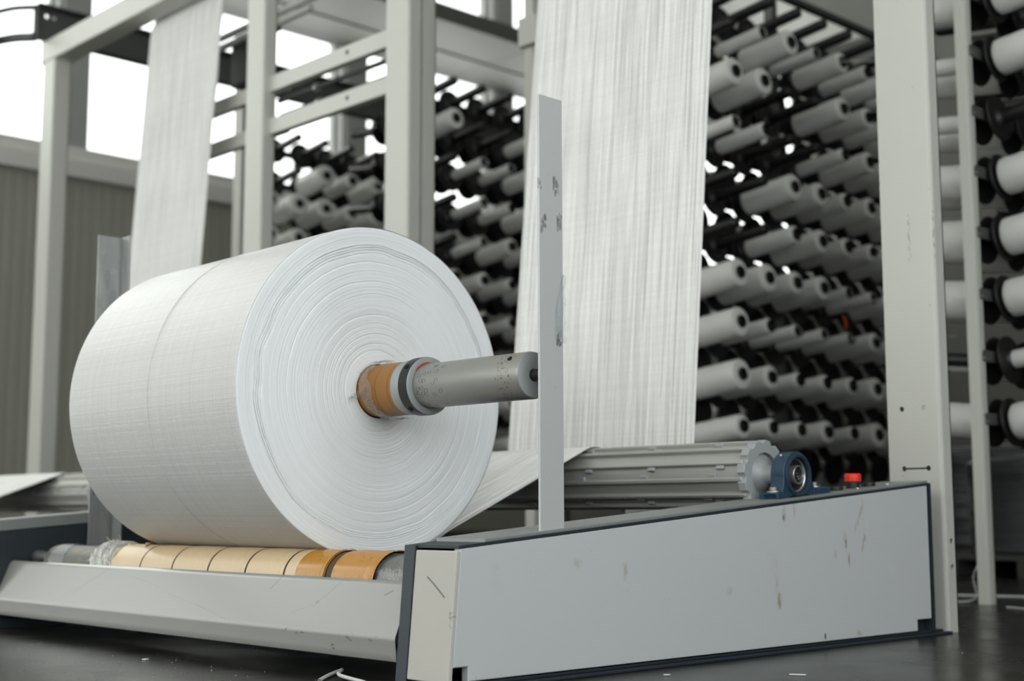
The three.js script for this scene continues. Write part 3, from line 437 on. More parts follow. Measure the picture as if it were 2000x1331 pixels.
// taped front roller the roll lies on
{
  const o = thing('taped_roller', 'steel roller wrapped in tan and brown tape beneath the big roll', 'roller');
  const y = 0.195, z = 0.678, r = 0.0635, body = at(cylX(-1.93, -0.125, 0.055, 48, 0.006), 0, y, z);
  const steelTex = canvasTex(512, 512, (c, w, h) => { c.fillStyle = '#5a5a55'; c.fillRect(0, 0, w, h); const q = rng(3); for (let i = 0; i < 700; i++) { c.fillStyle = `rgba(${q() < 0.4 ? '190,188,180' : q() < 0.6 ? '50,50,46' : '150,105,48'},${0.05 + 0.22 * q()})`; c.beginPath(); c.ellipse(q() * w, q() * h, 3 + 22 * q(), 1 + 5 * q(), 0.5, 0, 7); c.fill(); } });
  part(o, 'core_roller', body, std({ map: steelTex, roughness: 0.45, metalness: 0.4 }), 'dirty bare steel ends');
  const tan = canvasTex(256, 64, (c, w, h) => { c.fillStyle = '#cfb893'; c.fillRect(0, 0, w, h); const q = rng(5); for (let i = 0; i < 130; i++) { c.fillStyle = `rgba(${q() < 0.5 ? '222,200,164' : '176,148,108'},${0.06 + 0.1 * q()})`; c.fillRect(q() * w, q() * h, 30 * q(), 1 + 2 * q()); } });
  const mt = std({ map: tan, roughness: 0.36 });
  const brown = canvasTex(256, 64, (c, w, h) => { c.fillStyle = '#b27d2c'; c.fillRect(0, 0, w, h); const q = rng(6); for (let i = 0; i < 160; i++) { c.fillStyle = `rgba(${q() < 0.5 ? '196,138,58' : '104,62,18'},${0.06 + 0.14 * q()})`; c.fillRect(q() * w, q() * h, 24 * q(), 1 + 2 * q()); } for (let i = 0; i < 14; i++) { c.fillStyle = 'rgba(50,34,14,0.7)'; c.beginPath(); c.arc(q() * w, q() * h, 1 + 1.5 * q(), 0, 7); c.fill(); } });
  const mb = std({ map: brown, roughness: 0.25 });
  // helically wound strips, each its own turn with dark gaps between
  const lead = -0.05, turn = (xa, w, lift, m, name) => part(o, name, surf(64, 4, (s, t) => { const a = s * Math.PI * 2 + Math.PI, x = xa + 0.032 + lead * s + w * t, e = t < 0.01 || t > 0.99 ? -0.001 : 0; const rr = r + lift + e; return [x, y + rr * Math.cos(a), z + rr * Math.sin(a)]; }, (s, t) => [s * 2, t]), m);
  for (const [a, b] of [[-1.5, -1.334], [-1.328, -1.169], [-1.163, -0.996], [-0.989, -0.828], [-0.821, -0.666], [-0.659, -0.6]]) turn(a, b - a, 0, mt, 'tan_tape');
  part(o, 'tape_underlay', at(cylX(-1.49, -0.345, r - 0.0022, 48), 0, y, z), std({ color: hex(0x4a3a22), roughness: 0.7 }), 'dark gaps between the tape turns');
  for (const [a, b, l] of [[-0.617, -0.503, 0.001], [-0.518, -0.506, 0.0032], [-0.478, -0.34, 0.0012], [-0.36, -0.325, 0.0034]]) turn(a, b - a, l, mb, 'brown_tape');
  { const q = noise1(44, 23); part(o, 'torn_tape', surf(20, 4, (s, t) => { const a = -0.7 + 1.3 * s, rr = r + 0.002 + 0.003 * q(s), x = -1.485 + 0.13 * s + 0.05 * t * (1 - s); return [x, y + rr * Math.cos(a), z + rr * Math.sin(a)]; }, (s, t) => [s, t]), mb); }
  { const q = noise1(45, 31); part(o, 'end_film', surf(60, 8, (s, t) => { const a = s * Math.PI * 2, x = -0.33 + 0.19 * t, rr = 0.057 + 0.004 * q(s * 2 + t * 0.6) + 0.0015 * q(s * 7 + t * 3); return [x, y + rr * Math.cos(a), z + rr * Math.sin(a)]; }), M.film); }
  // frayed wrapping at the far end of the tape
  const fr = rng(21), strands = []; for (let i = 0; i < 260; i++) { const a = -1.9 + 3.2 * fr(), xa = -1.62 + 0.1 * fr(), rr = r + 0.001 + 0.006 * fr(), da = 0.5 + 0.6 * fr(), P = []; for (let k = 0; k < 5; k++) { const q = a + da * k / 4, lift = (fr() < 0.06 && k === 4) ? 0.018 : 0; P.push([xa + 0.03 * k / 4 + 0.006 * fr(), y + (rr + lift) * Math.cos(q), z + (rr + lift) * Math.sin(q)]); } strands.push(tube(P, 0.0013, 8, 4)); }
  const f = part(o, 'frayed_wrap', merge(strands), std({ color: hex(0xd9d8d2), roughness: 0.5 }), 'frayed white plastic strands'); f.userData.kind = 'stuff';
  const wr = noise1(4, 31); part(o, 'white_wrap', surf(60, 10, (s, t) => { const a = s * Math.PI * 2, x = -1.62 + 0.13 * t + 0.012 * (wr(s) - 0.5), rr = r - 0.004 + 0.006 * wr(s * 2 + t * 0.3); return [x, y + rr * Math.cos(a), z + rr * Math.sin(a)]; }), std({ color: hex(0xd6d4cc), roughness: 0.6, bumpMap: re(tGrain, [6, 1]), bumpScale: 0.004 }));
  part(o, 'film_wrap', surf(60, 6, (s, t) => { const a = s * Math.PI * 2, x = -1.9 + 0.05 * s + 0.09 * t, rr = 0.0565 + 0.003 * wr(s * 3 + t * 0.5); return [x, y + rr * Math.cos(a), z + rr * Math.sin(a)]; }), M.film);
}
// rear support roller, mostly hidden under the roll
{ const o = thing('support_roller', 'dark rear roller hidden beneath the big white roll', 'roller'); part(o, 'drum', at(cylX(-2.03, -0.17, 0.055, 32), 0, 0.175, 0.3), M.darkSteel); }

// ---------------------------------------------------------------- fluted pull roller with its bearing
const KY = 0.44, KZ = -0.378;
function flutedRoller(xa, xb, label) {
  const o = thing('fluted_roller', label, 'roller');
  part(o, 'drum', at(cylX(xa, xb - 0.02, 0.0785, 72), 0, KY, KZ), M.alu);
  const n = 12, rg = box(xa, xb - 0.012, -0.0075, 0.0075, -0.0062, 0.0062, 0.004); rg.translate(0, 0.0822, 0);
  const q = rng(2);
  for (let i = 0; i < n; i++) { const a = 0.16 + i / n * Math.PI * 2, g = rg.clone(); g.rotateX(a); g.translate(0, KY, KZ); part(o, 'rib', g, M.alu);
    const L = []; for (let x = xb - 0.07 - 0.1 * q(); x > xa; x -= 0.235) { const w = box(x, x + 0.026, 0, 0.009, 0, 0.012, 0.003); w.translate(0, 0.0765, (i & 1 ? -0.0165 : 0.0045)); w.rotateX(a); w.translate(0, KY, KZ); L.push(w); } part(o, 'weld_run', merge(L), M.aluEnd); }
  // scalloped end ring
  const s = new THREE.Shape(); for (let i = 0; i < n; i++) { const a = -(0.16 + i / n * Math.PI * 2) + Math.PI / 2, h = 0.11, b = Math.PI * 2 / n; const P = (an, r) => [r * Math.cos(an), r * Math.sin(an)]; const p0 = P(a + h, 0.0895), p1 = P(a - h, 0.0895), m = P(a - b / 2, 0.0735), p2 = P(a - b + h, 0.0895); i ? s.lineTo(...p0) : s.moveTo(...p0); s.lineTo(...p1); s.quadraticCurveTo(...m, ...p2); }
  s.holes.push(circleHole(0, 0, 0.058));
  const g = new THREE.ExtrudeGeometry(s, { depth: 0.022, bevelEnabled: true, bevelSize: 0.0012, bevelThickness: 0.0012, bevelSegments: 1, curveSegments: 8 }); g.rotateY(Math.PI / 2); g.translate(xb - 0.024, KY, KZ); part(o, 'end_ring', uvBox(g), M.aluEnd);
  part(o, 'hub', latheX([[xb - 0.016, 0.06], [xb - 0.012, 0.056], [xb - 0.008, 0.04], [xb + 0.008, 0.032], [xb + 0.012, 0.024], [xb + 0.04, 0.024]], 48).translate(0, KY, KZ), M.aluEnd);
  part(o, 'journal', at(cylX(xb - 0.02, xb + 0.075, 0.0165, 24), 0, KY, KZ), M.darkSteel);
  return o;
}
flutedRoller(-1.95, -0.118, 'long fluted aluminium roller behind the near steel upright');
flutedRoller(-5.75, -3.68, 'fluted metal roller glimpsed at far left beyond the navy frame');
{
  const o = thing('pillow_bearing', 'dark blue cast pillow block bearing bolted beside the fluted roller', 'bearing');
  o.position.set(-0.05, topY(KZ) + 0.0137, KZ - 0.044); o.rotation.x = Math.atan(0.0825) * 1;  // lies on the sloping rail
  const H = KY - (topY(KZ) + 0.0137), h = H * 1.0, L = 0.118;
  // housing outline in (z, y): base with feet and an arch
  const sh = new THREE.Shape(); sh.moveTo(-L + 0.022, 0); sh.lineTo(-0.045, 0); sh.lineTo(-0.04, 0.006); sh.lineTo(0.04, 0.006); sh.lineTo(0.045, 0); sh.lineTo(L + 0.022, 0); sh.lineTo(L + 0.022, 0.019); sh.lineTo(0.072, 0.022); sh.quadraticCurveTo(0.064, 0.03, 0.06, h);
  sh.absarc(0, h, 0.06, 0, Math.PI, false); sh.quadraticCurveTo(-0.064, 0.03, -0.072, 0.022); sh.lineTo(-L + 0.022, 0.019); sh.closePath(); sh.holes.push(circleHole(0, h, 0.044));
  const g = new THREE.ExtrudeGeometry(sh, { depth: 0.036, bevelEnabled: true, bevelSize: 0.003, bevelThickness: 0.003, bevelOffset: -0.003, bevelSegments: 3, curveSegments: 40 }); g.rotateY(Math.PI / 2); g.translate(-0.014, 0, 0.03); part(o, 'housing', uvBox(g), M.navyBlue);
  for (const [a, b] of [[0.062, L - 0.022], [-L - 0.022, -0.062]]) part(o, 'foot', box(-0.03, 0.028, 0, 0.019, 0.03 + a, 0.03 + b, 0.003), M.navyBlue);
  const rim = new THREE.TorusGeometry(0.0495, 0.0065, 10, 60); rim.rotateY(Math.PI / 2); rim.translate(0.026, h, 0.03); part(o, 'rim', rim, M.navyBlue);
  part(o, 'outer_race', latheX([[0.018, 0.0445], [0.02, 0.042], [0.016, 0.039]], 48).translate(0, h, 0.03), M.steel); part(o, 'seal', latheX([[0.017, 0.041], [0.012, 0.022]], 48).translate(0, h, 0.03), M.black);
  part(o, 'inner_race', latheX([[0.005, 0.025], [0.028, 0.025], [0.03, 0.0235], [0.03, 0.0205], [0.02, 0.02]], 48).translate(0, h, 0.03), M.steel);
  part(o, 'shaft_face', at(cylX(0, 0.024, 0.0203, 36), 0, h, 0.03), M.darkSteel); for (const [dy, dz] of [[0.004, 0.003], [-0.004, 0], [-0.01, -0.003]]) part(o, 'centre_mark', at(new THREE.SphereGeometry(0.0018, 10, 8), 0.0242, h + dy, 0.03 + dz), M.steel);
  for (const z of [0.03 + 0.074, 0.03 - 0.105]) { const hx = new THREE.CylinderGeometry(0.0105, 0.0105, 0.009, 6); hx.translate(0, 0.0285, z); const b = part(o, 'bolt', uvBox(hx), M.steel); part(b, 'washer', cylY(0, 0.019, 0.0235, z, 0.017, 28), M.steel); }
  part(o, 'grease_nipple', merge([at(new THREE.SphereGeometry(0.0042, 12, 10), 0.004, h + 0.052, 0.03 + 0.037), at(new THREE.CylinderGeometry(0.0022, 0.0028, 0.01, 10), 0.004, h + 0.049, 0.03 + 0.034)].map(uvBox)), M.steel);
}
// emergency stop and knobs on the top rail
{
  const z = -0.695, y = topY(z) + 0.0135, o = thing('stop_button', 'red mushroom push button on a black collar at the rail end', 'push button', [-0.06, y, z]);
  part(o, 'collar', cylY(0, -0.002, 0.02, 0, 0.0185, 28), M.black); part(o, 'head', new THREE.LatheGeometry([[0.0001, 0.017], [0.0205, 0.017], [0.0222, 0.019], [0.0222, 0.036], [0.02, 0.0395], [0.0001, 0.0405]].map((p) => new THREE.Vector2(...p)), 36), M.red);
  for (const [dz, l] of [[0.085, 'low black round knob in front of the red button'], [-0.075, 'low black round knob behind the red button']]) { const k = thing('control_knob', l, 'knob', [-0.06, topY(z + dz) + 0.0135, z + dz]); part(k, 'cap', cylY(0, -0.002, 0.0105, 0, 0.02, 28), M.black); }
  const s = thing('rail_screw', 'small bright screw on the top rail near the tall right post', 'screw', [-0.03, topY(-0.82) + 0.0135, -0.82]); part(s, 'head', cylY(0, -0.001, 0.004, 0, 0.006, 14), M.steel);
  const s2 = thing('rail_screw', 'small bright screw on the top rail beside the front black knob', 'screw', [-0.02, topY(-0.655) + 0.0135, -0.655]); part(s2, 'head', cylY(0, -0.001, 0.004, 0, 0.005, 14), M.steel);
}

// ---------------------------------------------------------------- fabric running between the rollers
function fabricRun(xl, xr, xlk, xrk, name, label, end) {   // from behind the fluted roller, over it, down to the roll
  const r1 = 0.0925, c1 = [KZ, KY], c2 = [RZ, RY], r2 = RR + 0.0015, d = Math.hypot(c2[0] - c1[0], c2[1] - c1[1]), base = Math.atan2(c2[1] - c1[1], c2[0] - c1[0]), ph = Math.acos((r1 + r2) / d);
  const a1 = base + ph, t1 = [c1[0] + r1 * Math.cos(a1), c1[1] + r1 * Math.sin(a1)], a2 = a1 + Math.PI, t2 = [c2[0] + r2 * Math.cos(a2), c2[1] + r2 * Math.sin(a2)];
  const path = []; for (let i = 0; i <= 26; i++) { const a = 3.25 + (a1 - 3.25) * i / 26; path.push([c1[0] + r1 * Math.cos(a), c1[1] + r1 * Math.sin(a), 0]); }
  for (let i = 1; i <= 50; i++) path.push([t1[0] + (t2[0] - t1[0]) * i / 50, t1[1] + (t2[1] - t1[1]) * i / 50, i / 50]);
  if (end) for (let i = 1; i <= 8; i++) { const a = a2 + 0.05 * i; path.push([c2[0] + r2 * Math.cos(a), c2[1] + r2 * Math.sin(a), 1]); }
  const n = path.length - 1, ln = [0]; for (let i = 1; i <= n; i++) ln.push(ln[i - 1] + Math.hypot(path[i][0] - path[i - 1][0], path[i][1] - path[i - 1][1]));
  const rip = noise1(150, 130), rip2 = noise1(151, 17), cr = creases(170, 80), o = thing(name, label, 'fabric');
  part(o, 'sheet', surf(1100, n, (s, t) => { const i = Math.round(t * n), [z, y, q] = path[i], a = xlk + (xl - xlk) * q, b = xrk + (xr - xrk) * q, f = Math.sin(Math.PI * q); return [a + (b - a) * s, y + (0.25 + 0.75 * f) * (0.0042 * (rip(s) - 0.5) + 0.004 * (rip2(s) - 0.5)) - 0.008 * cr(s, t) * Math.min(1, f * 4) + 0.001, z]; }, (s, t) => [s, ln[Math.round(t * n)] / 0.8]), M.sheet);
}
fabricRun(X0, X1, X0 + 0.02, -0.72, 'fabric_sheet', 'flat white fabric sheet running from the fluted roller under the big roll', true);
fabricRun(-4.9, -4.06, -4.9, -4.06, 'fabric_sheet', 'white fabric sheet crossing the far left fluted roller', false);
function web(name, label, xr0, xl0, zTop, zBot, yTop, yBot, seed, drift, hook) {
  const c4 = noise1(seed + 7, 150), c5 = noise1(seed + 8, 310), c1 = noise1(seed, 46), c2 = noise1(seed + 1, 15), c3 = fbm(seed + 2, 6, 2), o = thing(name, label, 'fabric web');
  const cr = creases(seed + 20, 95), N = 1500, V = 44;
  part(o, 'cloth', surf(N, V, (s, t) => {
    const y = yTop + (yBot - yTop) * t, fade = 0.35 + 0.65 * (1 - t), e = Math.min(s, 1 - s), edge = e < 0.02 ? Math.sqrt(1 - (1 - e / 0.02) ** 2) : 1;
    let z = zTop + (zBot - zTop) * t + fade * (0.0075 * (c1(s + 0.02 * (c3(s, t) - 0.5)) - 0.5) + 0.006 * (c2(s) - 0.5)) + (0.5 + 0.5 * fade) * (0.0048 * (c4(s + 0.004 * (c3(s, t * 2) - 0.5)) - 0.5) + 0.0026 * (c5(s + 0.002 * c3(s * 2, t)) - 0.5)) - 0.006 * (1 - edge) - 0.014 * cr(s, t) * (0.6 + 0.4 * fade);
    if (hook) z += hook * Math.max(0, 0.08 - t) ** 2 * 40 * (0.6 + 0.8 * c1(s * 1.7));
    return [xl0 + (xr0 - xl0) * s + drift * (1 - t), y, z];
  }, (s, t) => [s, (yTop - yBot) * (1 - t) / 1.3]), M.web);
  return o;
}
web('hanging_web', 'wide white fabric web hanging behind the near steel upright', -0.59, -1.4, -0.893, -0.656, 3.0, 0.44, 501, 0, 0);
web('hanging_web', 'narrow-looking white fabric web hanging at left below the long beam', -4.2, -4.97, -1.215, -1.05, 3.3, 0.5, 601, 0.03, -0.5);
{ const g = thing('guide_roller', 'plain steel roller behind the fluted roller where the near web turns', 'roller'); part(g, 'drum', at(cylX(-1.98, -0.17, 0.04, 32), 0, 0.445, -0.614), M.steel); part(g, 'journal', at(cylX(-0.172, -0.155, 0.015, 20), 0, 0.445, -0.614), M.darkSteel); }
{ const c = noise1(9, 20), o = thing('fabric_tail', 'loose white fabric end hanging low behind the fluted roller', 'fabric'); part(o, 'cloth', surf(60, 12, (s, t) => [-1.12 + 0.5 * s + 0.02 * t, 0.45 - 0.448 * t, -0.95 + 0.01 * c(s)], (s, t) => [s * 0.5, t * 0.25]), M.web); }

// ---------------------------------------------------------------- bobbin creels
const YL = 0.305, TILT = 0.12, DROP = 0.345 * Math.sin(TILT);   // pins lean up so that the bobbins stay on
const yarnGeo = new Map(), geoY = (r) => { const k = r.toFixed(3); if (!yarnGeo.has(k)) { const pts = [[-YL, 0.0325], [-YL, r - 0.008], [-YL + 0.006, r - 0.001], [-YL + 0.02, r]]; for (let i = 1; i < 12; i++) pts.push([-YL + 0.02 + (YL - 0.036) * i / 12, r + 0.0006 * Math.sin(i * 2.1 + r * 90)]); pts.push([-0.014, r], [-0.005, r - 0.002], [-0.001, r - 0.007], [0, r - 0.012], [0.0, 0.0325]); yarnGeo.set(k, latheX(pts, 40)); } return yarnGeo.get(k); };
const coreGeo = latheX([[-YL - 0.008, 0.0325], [0.010, 0.0325], [0.012, 0.031], [0.010, 0.0294], [-0.05, 0.0294]], 28);
const pinGeo = latheX([[0, 0.0295], [0.325, 0.0295], [0.336, 0.0265], [0.342, 0.02], [0.3455, 0.01], [0.346, 0]], 16);
const discGeo = latheX([[-0.004, 0], [-0.004, 0.096], [0, 0.1], [0.005, 0.1], [0.008, 0.097], [0.006, 0.09], [0.008, 0.083], [0.006, 0.076], [0.009, 0.066], [0.006, 0.057], [0.011, 0.044], [0.02, 0.036], [0.028, 0.03], [0.03, 0.018]], 40);
M.pin = std({ color: hex(0x101110), roughness: 0.38 }); M.core = std({ color: hex(0x1d1b16), roughness: 0.6 });
const ORD = ['first', 'second', 'third', 'fourth', 'fifth', 'sixth', 'seventh', 'eighth', 'ninth', 'tenth', 'eleventh', 'twelfth'];
function bobbin(x, y, z, r, dir, label, group, mat = M.yarn) {
  const o = thing('yarn_bobbin', label, 'bobbin', [x, y, z], group); o.rotation.set(0, dir < 0 ? Math.PI : 0, TILT);
  const spin = R0() * 6.28; const a = part(o, 'yarn', geoY(r), mat); a.rotation.x = spin; part(o, 'core_tube', coreGeo, M.core, 'dark hollow tube'); return o;
}
const sizeWord = (r) => r >= 0.064 ? 'full' : r >= 0.048 ? 'half-used' : 'nearly empty';
function creel(label, xEnd, rows, cols, { sides = [1], posts = [], rails = [], back = 0.09, bare = () => false, shift = () => 0, stagger = false }) {
  const o = thing('bobbin_creel', label, 'creel'), xb = xEnd - 0.345, xm = xb - back / 2;
  const z0 = Math.max(...cols), z1 = Math.min(...cols);
  for (const y of rows) if (y > 0.6) part(o, 'rail', box(xm - 0.022, xm + 0.022, y - DROP - 0.022, y - DROP + 0.022, z1 - 0.3, z0 + 0.12, 0.003), M.black);
  for (const z of posts) part(o, 'post', box(xm - 0.03, xm + 0.03, 0, Math.max(...rows) + 0.3, z - 0.025, z + 0.025, 0.004), M.darkGrey);
  for (const sd of sides) for (const y of rows) for (const z of cols) {
    if (bare(y, z, sd)) continue;
    const x = sd > 0 ? xb : xb - back, pn = new THREE.Group();
    const d = part(o, 'disc', discGeo, M.blackDisc); d.position.set(x, (stagger && sd < 0 ? y - 0.125 : y) - DROP, z + shift(y) + (stagger && sd < 0 ? 0.03 : 0)); d.rotation.set(0, sd < 0 ? Math.PI : 0, TILT);
    part(d, 'pin', pinGeo, M.pin);
  }
  return o;
}
// creel right of the near web; columns run away from the camera
{
  const cols = [-3.145, -2.9, -3.39, -3.635, -3.88, -4.125, -4.37, -4.615, -4.86].sort((a, b) => b - a), rows = [0.51, 0.765, 1.02, 1.28, 1.53, 1.785, 2.04, 2.302, 2.56, 2.825, 3.02];
  const X = -2.08;
  creel('tall black bobbin creel between the near web and the drilled post', X, [0.51, 0.765, 1.02, 1.28, 1.53, 1.785, 2.04, 2.302, 2.56, 2.825, 3.02], cols, { sides: [1, -1], posts: [-2.55, -3.76, -4.98], bare: (y, z, sd) => (sd < 0 && y > 3) || (y < 0.6 && sd > 0), shift: (y) => (y > 3 ? -0.097 : 0), stagger: true });
  const zs = [-2.9, -3.145, -3.388, -3.633, -3.876, -4.123, -4.37, -4.615], T = {
    2.825: [0, 0.036, 0.07, 0.036, 0.062, 0.044, 0.06, 0.04], 2.56: [0.073, 0.073, 0, 0, 0.07, 0.06, 0.05, 0.065], 2.302: [0.036, 0.042, 0, 0, 0.04, 0.062, 0.06, 0.05], 2.04: [0, 0, 0.072, 0.066, 0.05, 0.062, 0.055, 0.06],
    1.785: [0, 0, 0.05, 0.066, 0.053, 0.052, 0.06, 0.05], 1.53: [0.073, 0.075, 0.062, 0.067, 0.036, 0.036, 0.05, 0.06], 1.28: [0.075, 0.042, 0.036, 0.036, 0.036, 0.056, 0.05, 0.04], 1.02: [0.077, 0.062, 0.043, 0.046, 0.051, 0.066, 0.06, 0.05], 0.765: [0.061, 0.048, 0.048, 0.062, 0.041, 0.07, 0.05, 0.06] };
  Object.keys(T).map(Number).sort((a, b) => a - b).forEach((y, j) => T[y].forEach((r, i) => { if (!r) return;
    const b = bobbin(X, y + 0.004 * (R0() - 0.5), zs[i], r, 1, `${sizeWord(r)} white bobbin, right creel, ${ORD[j]} row from the bottom, ${ORD[i]} from the web`, 'bobbins on the creel right of the near web');
    if ((i * 7 + j * 3) % 5 === 0 && i > 1 && i < 6) part(b, 'yarn_end', tube([[-0.1, -r * 0.7, r * 0.7], [0.2, -r * 0.9 - 0.03, -0.25], [0.45, -r - 0.02, -0.8]], 0.0016, 10, 4), M.yarnEnd); }));
  [[1.785, 0.07], [2.04, 0.072], [2.302, 0.068], [2.56, 0.072], [1.53, 0.07]].forEach(([y, r], j) => [-2.9, -3.145, -3.39, -3.635].forEach((z, i) => { if ((i + j) % 4 < 3 || i < 2) bobbin(X - 0.345 - 0.09 - 0.305 - 0.04, y - 0.125, z + 0.03, r - 0.004 * ((i * 3 + j) % 4), -1, `white bobbin hidden behind the right creel, ${ORD[j]} gap row, ${ORD[i]} from the web`, 'bobbins behind the right creel discs'); }));
  [[0.765, -2.9], [0.765, -3.39], [0.765, -3.635], [1.02, -3.39], [1.02, -3.635]].forEach(([y, z], i) => bobbin(X - 0.345 - 0.09 - 0.345, y - 0.125, z + 0.03, 0.068, -1, `white bobbin glimpsed low behind the right creel discs, ${ORD[i]} of five going back`, 'bobbins low behind the right creel discs'));
  const t = thing('orange_tag', 'small orange tag among the bobbins of the right creel', 'tag', [-2.06, 1.34, -3.79]); part(t, 'strip', surf(4, 8, (s, q) => [0.01 * Math.sin(q * 3), 0.07 * q - 0.02, -0.018 + 0.026 * s + 0.02 * q], null), std({ color: hex(0xd9541a), roughness: 0.6, side: THREE.DoubleSide }));
  const f = thing('creel_top_rail', 'flat grey upright board above the right creel pins', 'rail'); part(f, 'board', box(-2.5, -2.465, 3.34, 3.85, -6.6, -2.2, 0.004), M.paintPost); part(f, 'edge', box(-2.51, -2.45, 3.31, 3.34, -6.6, -2.2, 0.004), M.darkGrey);
}
// middle creel, seen between the double post and the near web
{
  const X = -4.467, zs = [-3.121, -3.37, -3.615, -3.86, -4.105], ys = [0.79, 1.05, 1.31, 1.58, 1.835, 2.09, 2.35, 2.62, 2.865, 3.12];
  creel('black bobbin creel behind the big roll, right of the double post', X, ys, [-2.876, ...zs, -4.35], { sides: [1, -1], posts: [-4.5], bare: (y, z, sd) => sd < 0 && y > 3 });
  const T = { 2.865: [0.07, 0, 0, 0.045, 0], 2.62: [0, 0.036, 0.036, 0.06, 0], 2.35: [0, 0.036, 0.041, 0.07, 0.05], 2.09: [0, 0.035, 0.058, 0.046, 0.06], 1.835: [0.05, 0.056, 0.045, 0.052, 0.06], 1.58: [0.06, 0.05, 0.041, 0.052, 0.06], 1.31: [0, 0.05, 0.05, 0.06, 0.05], 1.05: [0, 0.05, 0.05, 0.06, 0.05], 0.79: [0, 0.06, 0.05, 0.05, 0.06] };
  Object.keys(T).map(Number).sort((a, b) => a - b).forEach((y, j) => T[y].forEach((r, i) => { if (r) bobbin(X, y, zs[i], r, 1, `${sizeWord(r)} white bobbin, middle creel, ${ORD[j]} row from the bottom, ${ORD[i]} from the post`, 'bobbins on the middle creel'); }));
  for (const [y, z, r] of [[2.62, -3.121, 0.06], [2.35, -3.121, 0.07], [2.09, -3.121, 0.07], [1.835, -3.121, 0.07]]) bobbin(X - 0.345 - 0.09 - 0.345, y, z, r, -1, `white bobbin on the rear of the middle creel, glimpsed at height row ${ORD[ys.indexOf(y)]} from below`, 'bobbins behind the middle creel discs');
}
// far left creel, seen between the two left posts
{
  const X = -6.34, zs = [-2.977, -3.222, -3.467, -3.71, -3.955, -4.2], ys = [2.12, 2.373, 2.628, 2.882, 3.14];
  creel('black bobbin creel against the windows, between the two middle posts', X, ys, zs.slice(1), { sides: [1, -1], posts: [-4.45], bare: (y, z, sd) => sd < 0 && z > -3.6 });
  const T = { 2.882: [0, 0, 0.068, 0.052, 0.065, 0.05], 2.628: [0.06, 0.07, 0.068, 0.058, 0.056, 0.06], 2.373: [0.06, 0.06, 0.05, 0.06, 0.05, 0.06] };
  Object.keys(T).map(Number).sort((a, b) => a - b).forEach((y, j) => T[y].forEach((r, i) => { if (r) bobbin(X, y, zs[i], r * 1.22, 1, `${sizeWord(r)} white bobbin, far creel by the windows, ${ORD[j]} row from below, ${ORD[i]} from left`, 'bobbins on the far creel'); }));
}
// creel at the right edge, post in front, bobbins on both sides
{
  const o = thing('bobbin_creel', 'bobbin creel at the right edge behind a slim bolted grey post', 'creel');
  part(o, 'post', channel(-0.568, -0.522, -2.312, 0.05, 3.2), M.paintPost, 'slim pale grey post');
  const rows = [0.7, 0.942, 1.182, 1.425, 1.667, 1.908, 2.152, 2.394, 2.636], zs = [-2.5, -2.745, -2.99, -3.235, -3.48];
  for (const y of rows) {
    part(o, 'rail', box(-0.53, -0.518, y - 0.027, y + 0.018, -3.7, -2.335, 0.002), M.darkGrey);
    for (const [dz, dy] of [[-2.33, 0.012], [-2.349, -0.012]]) part(o, 'bolt_head', at(new THREE.SphereGeometry(0.0065, 14, 8), -0.5225, y + dy, dz), M.steel);
    for (const z of zs) for (const sd of [1, -1]) { const d = part(o, 'disc', discGeo, M.blackDisc); d.scale.setScalar(0.95); d.position.set(sd > 0 ? -0.495 : -0.56, y - 0.012, z); d.rotation.set(0, sd < 0 ? Math.PI : 0, TILT); part(d, 'pin', pinGeo, M.pin); }
  }
  for (const [y, i, r] of [[2.636, 0, 0.07], [2.394, 0, 0.066], [2.152, 0, 0.074], [1.667, 0, 0.075], [1.425, 0, 0.076], [1.182, 0, 0.075], [0.942, 0, 0.036], [0.7, 0, 0.072]]) { const j = rows.indexOf(y); bobbin(-0.482 + YL, y + 0.025, zs[i], r, 1, `${sizeWord(r)} ribbed white bobbin cut by the right edge, ${ORD[j]} level from the bottom`, 'bobbins at the right edge'); }
  for (const [y, r] of [[2.394, 0.068], [2.152, 0.036], [1.908, 0.036], [1.667, 0.07], [1.425, 0.082], [1.182, 0.08], [0.7, 0.07]]) { const j = rows.indexOf(y); bobbin(-0.573 - YL, y + 0.025, zs[0], r, -1, `${sizeWord(r)} white bobbin between drilled post and slim post, ${ORD[j]} level from the bottom`, 'bobbins left of the slim post'); }
  for (const [y, k, r] of [[0.7, 1, 0.06], [0.942, 1, 0.04], [1.182, 1, 0.07], [1.425, 1, 0.06], [1.667, 1, 0.07], [1.908, 1, 0.06], [2.152, 1, 0.066], [0.942, 2, 0.06], [1.908, 2, 0.06], [1.425, 2, 0.07]]) bobbin(-0.573 - YL, y + 0.025, zs[k], r, -1, `white bobbin deeper in the right-edge creel, ${ORD[rows.indexOf(y)]} level, ${ORD[k]} behind the slim post`, 'deeper bobbins of the right-edge creel');
}
// slim machine posts deeper in the hall
{
  const a = thing('creel_post', 'slim grey post with a small bracket beside the left edge of the near web', 'post'); part(a, 'tube', box(-2.49, -2.43, 0, 3.3, -1.87, -1.81, 0.004), M.paintPost); part(a, 'bracket', box(-2.5, -2.38, 2.52, 2.66, -1.86, -1.78, 0.004), M.paint);
  const b = thing('creel_post', 'slim pale post standing just left of the post beside the left web', 'post'); part(b, 'tube', box(-5.24, -5.15, 0, 3.2, -2.04, -1.96, 0.004), M.paintPost); part(b, 'dark_edge', box(-5.15, -5.11, 0, 3.0, -2.04, -1.98, 0.003), M.darkGrey);
}
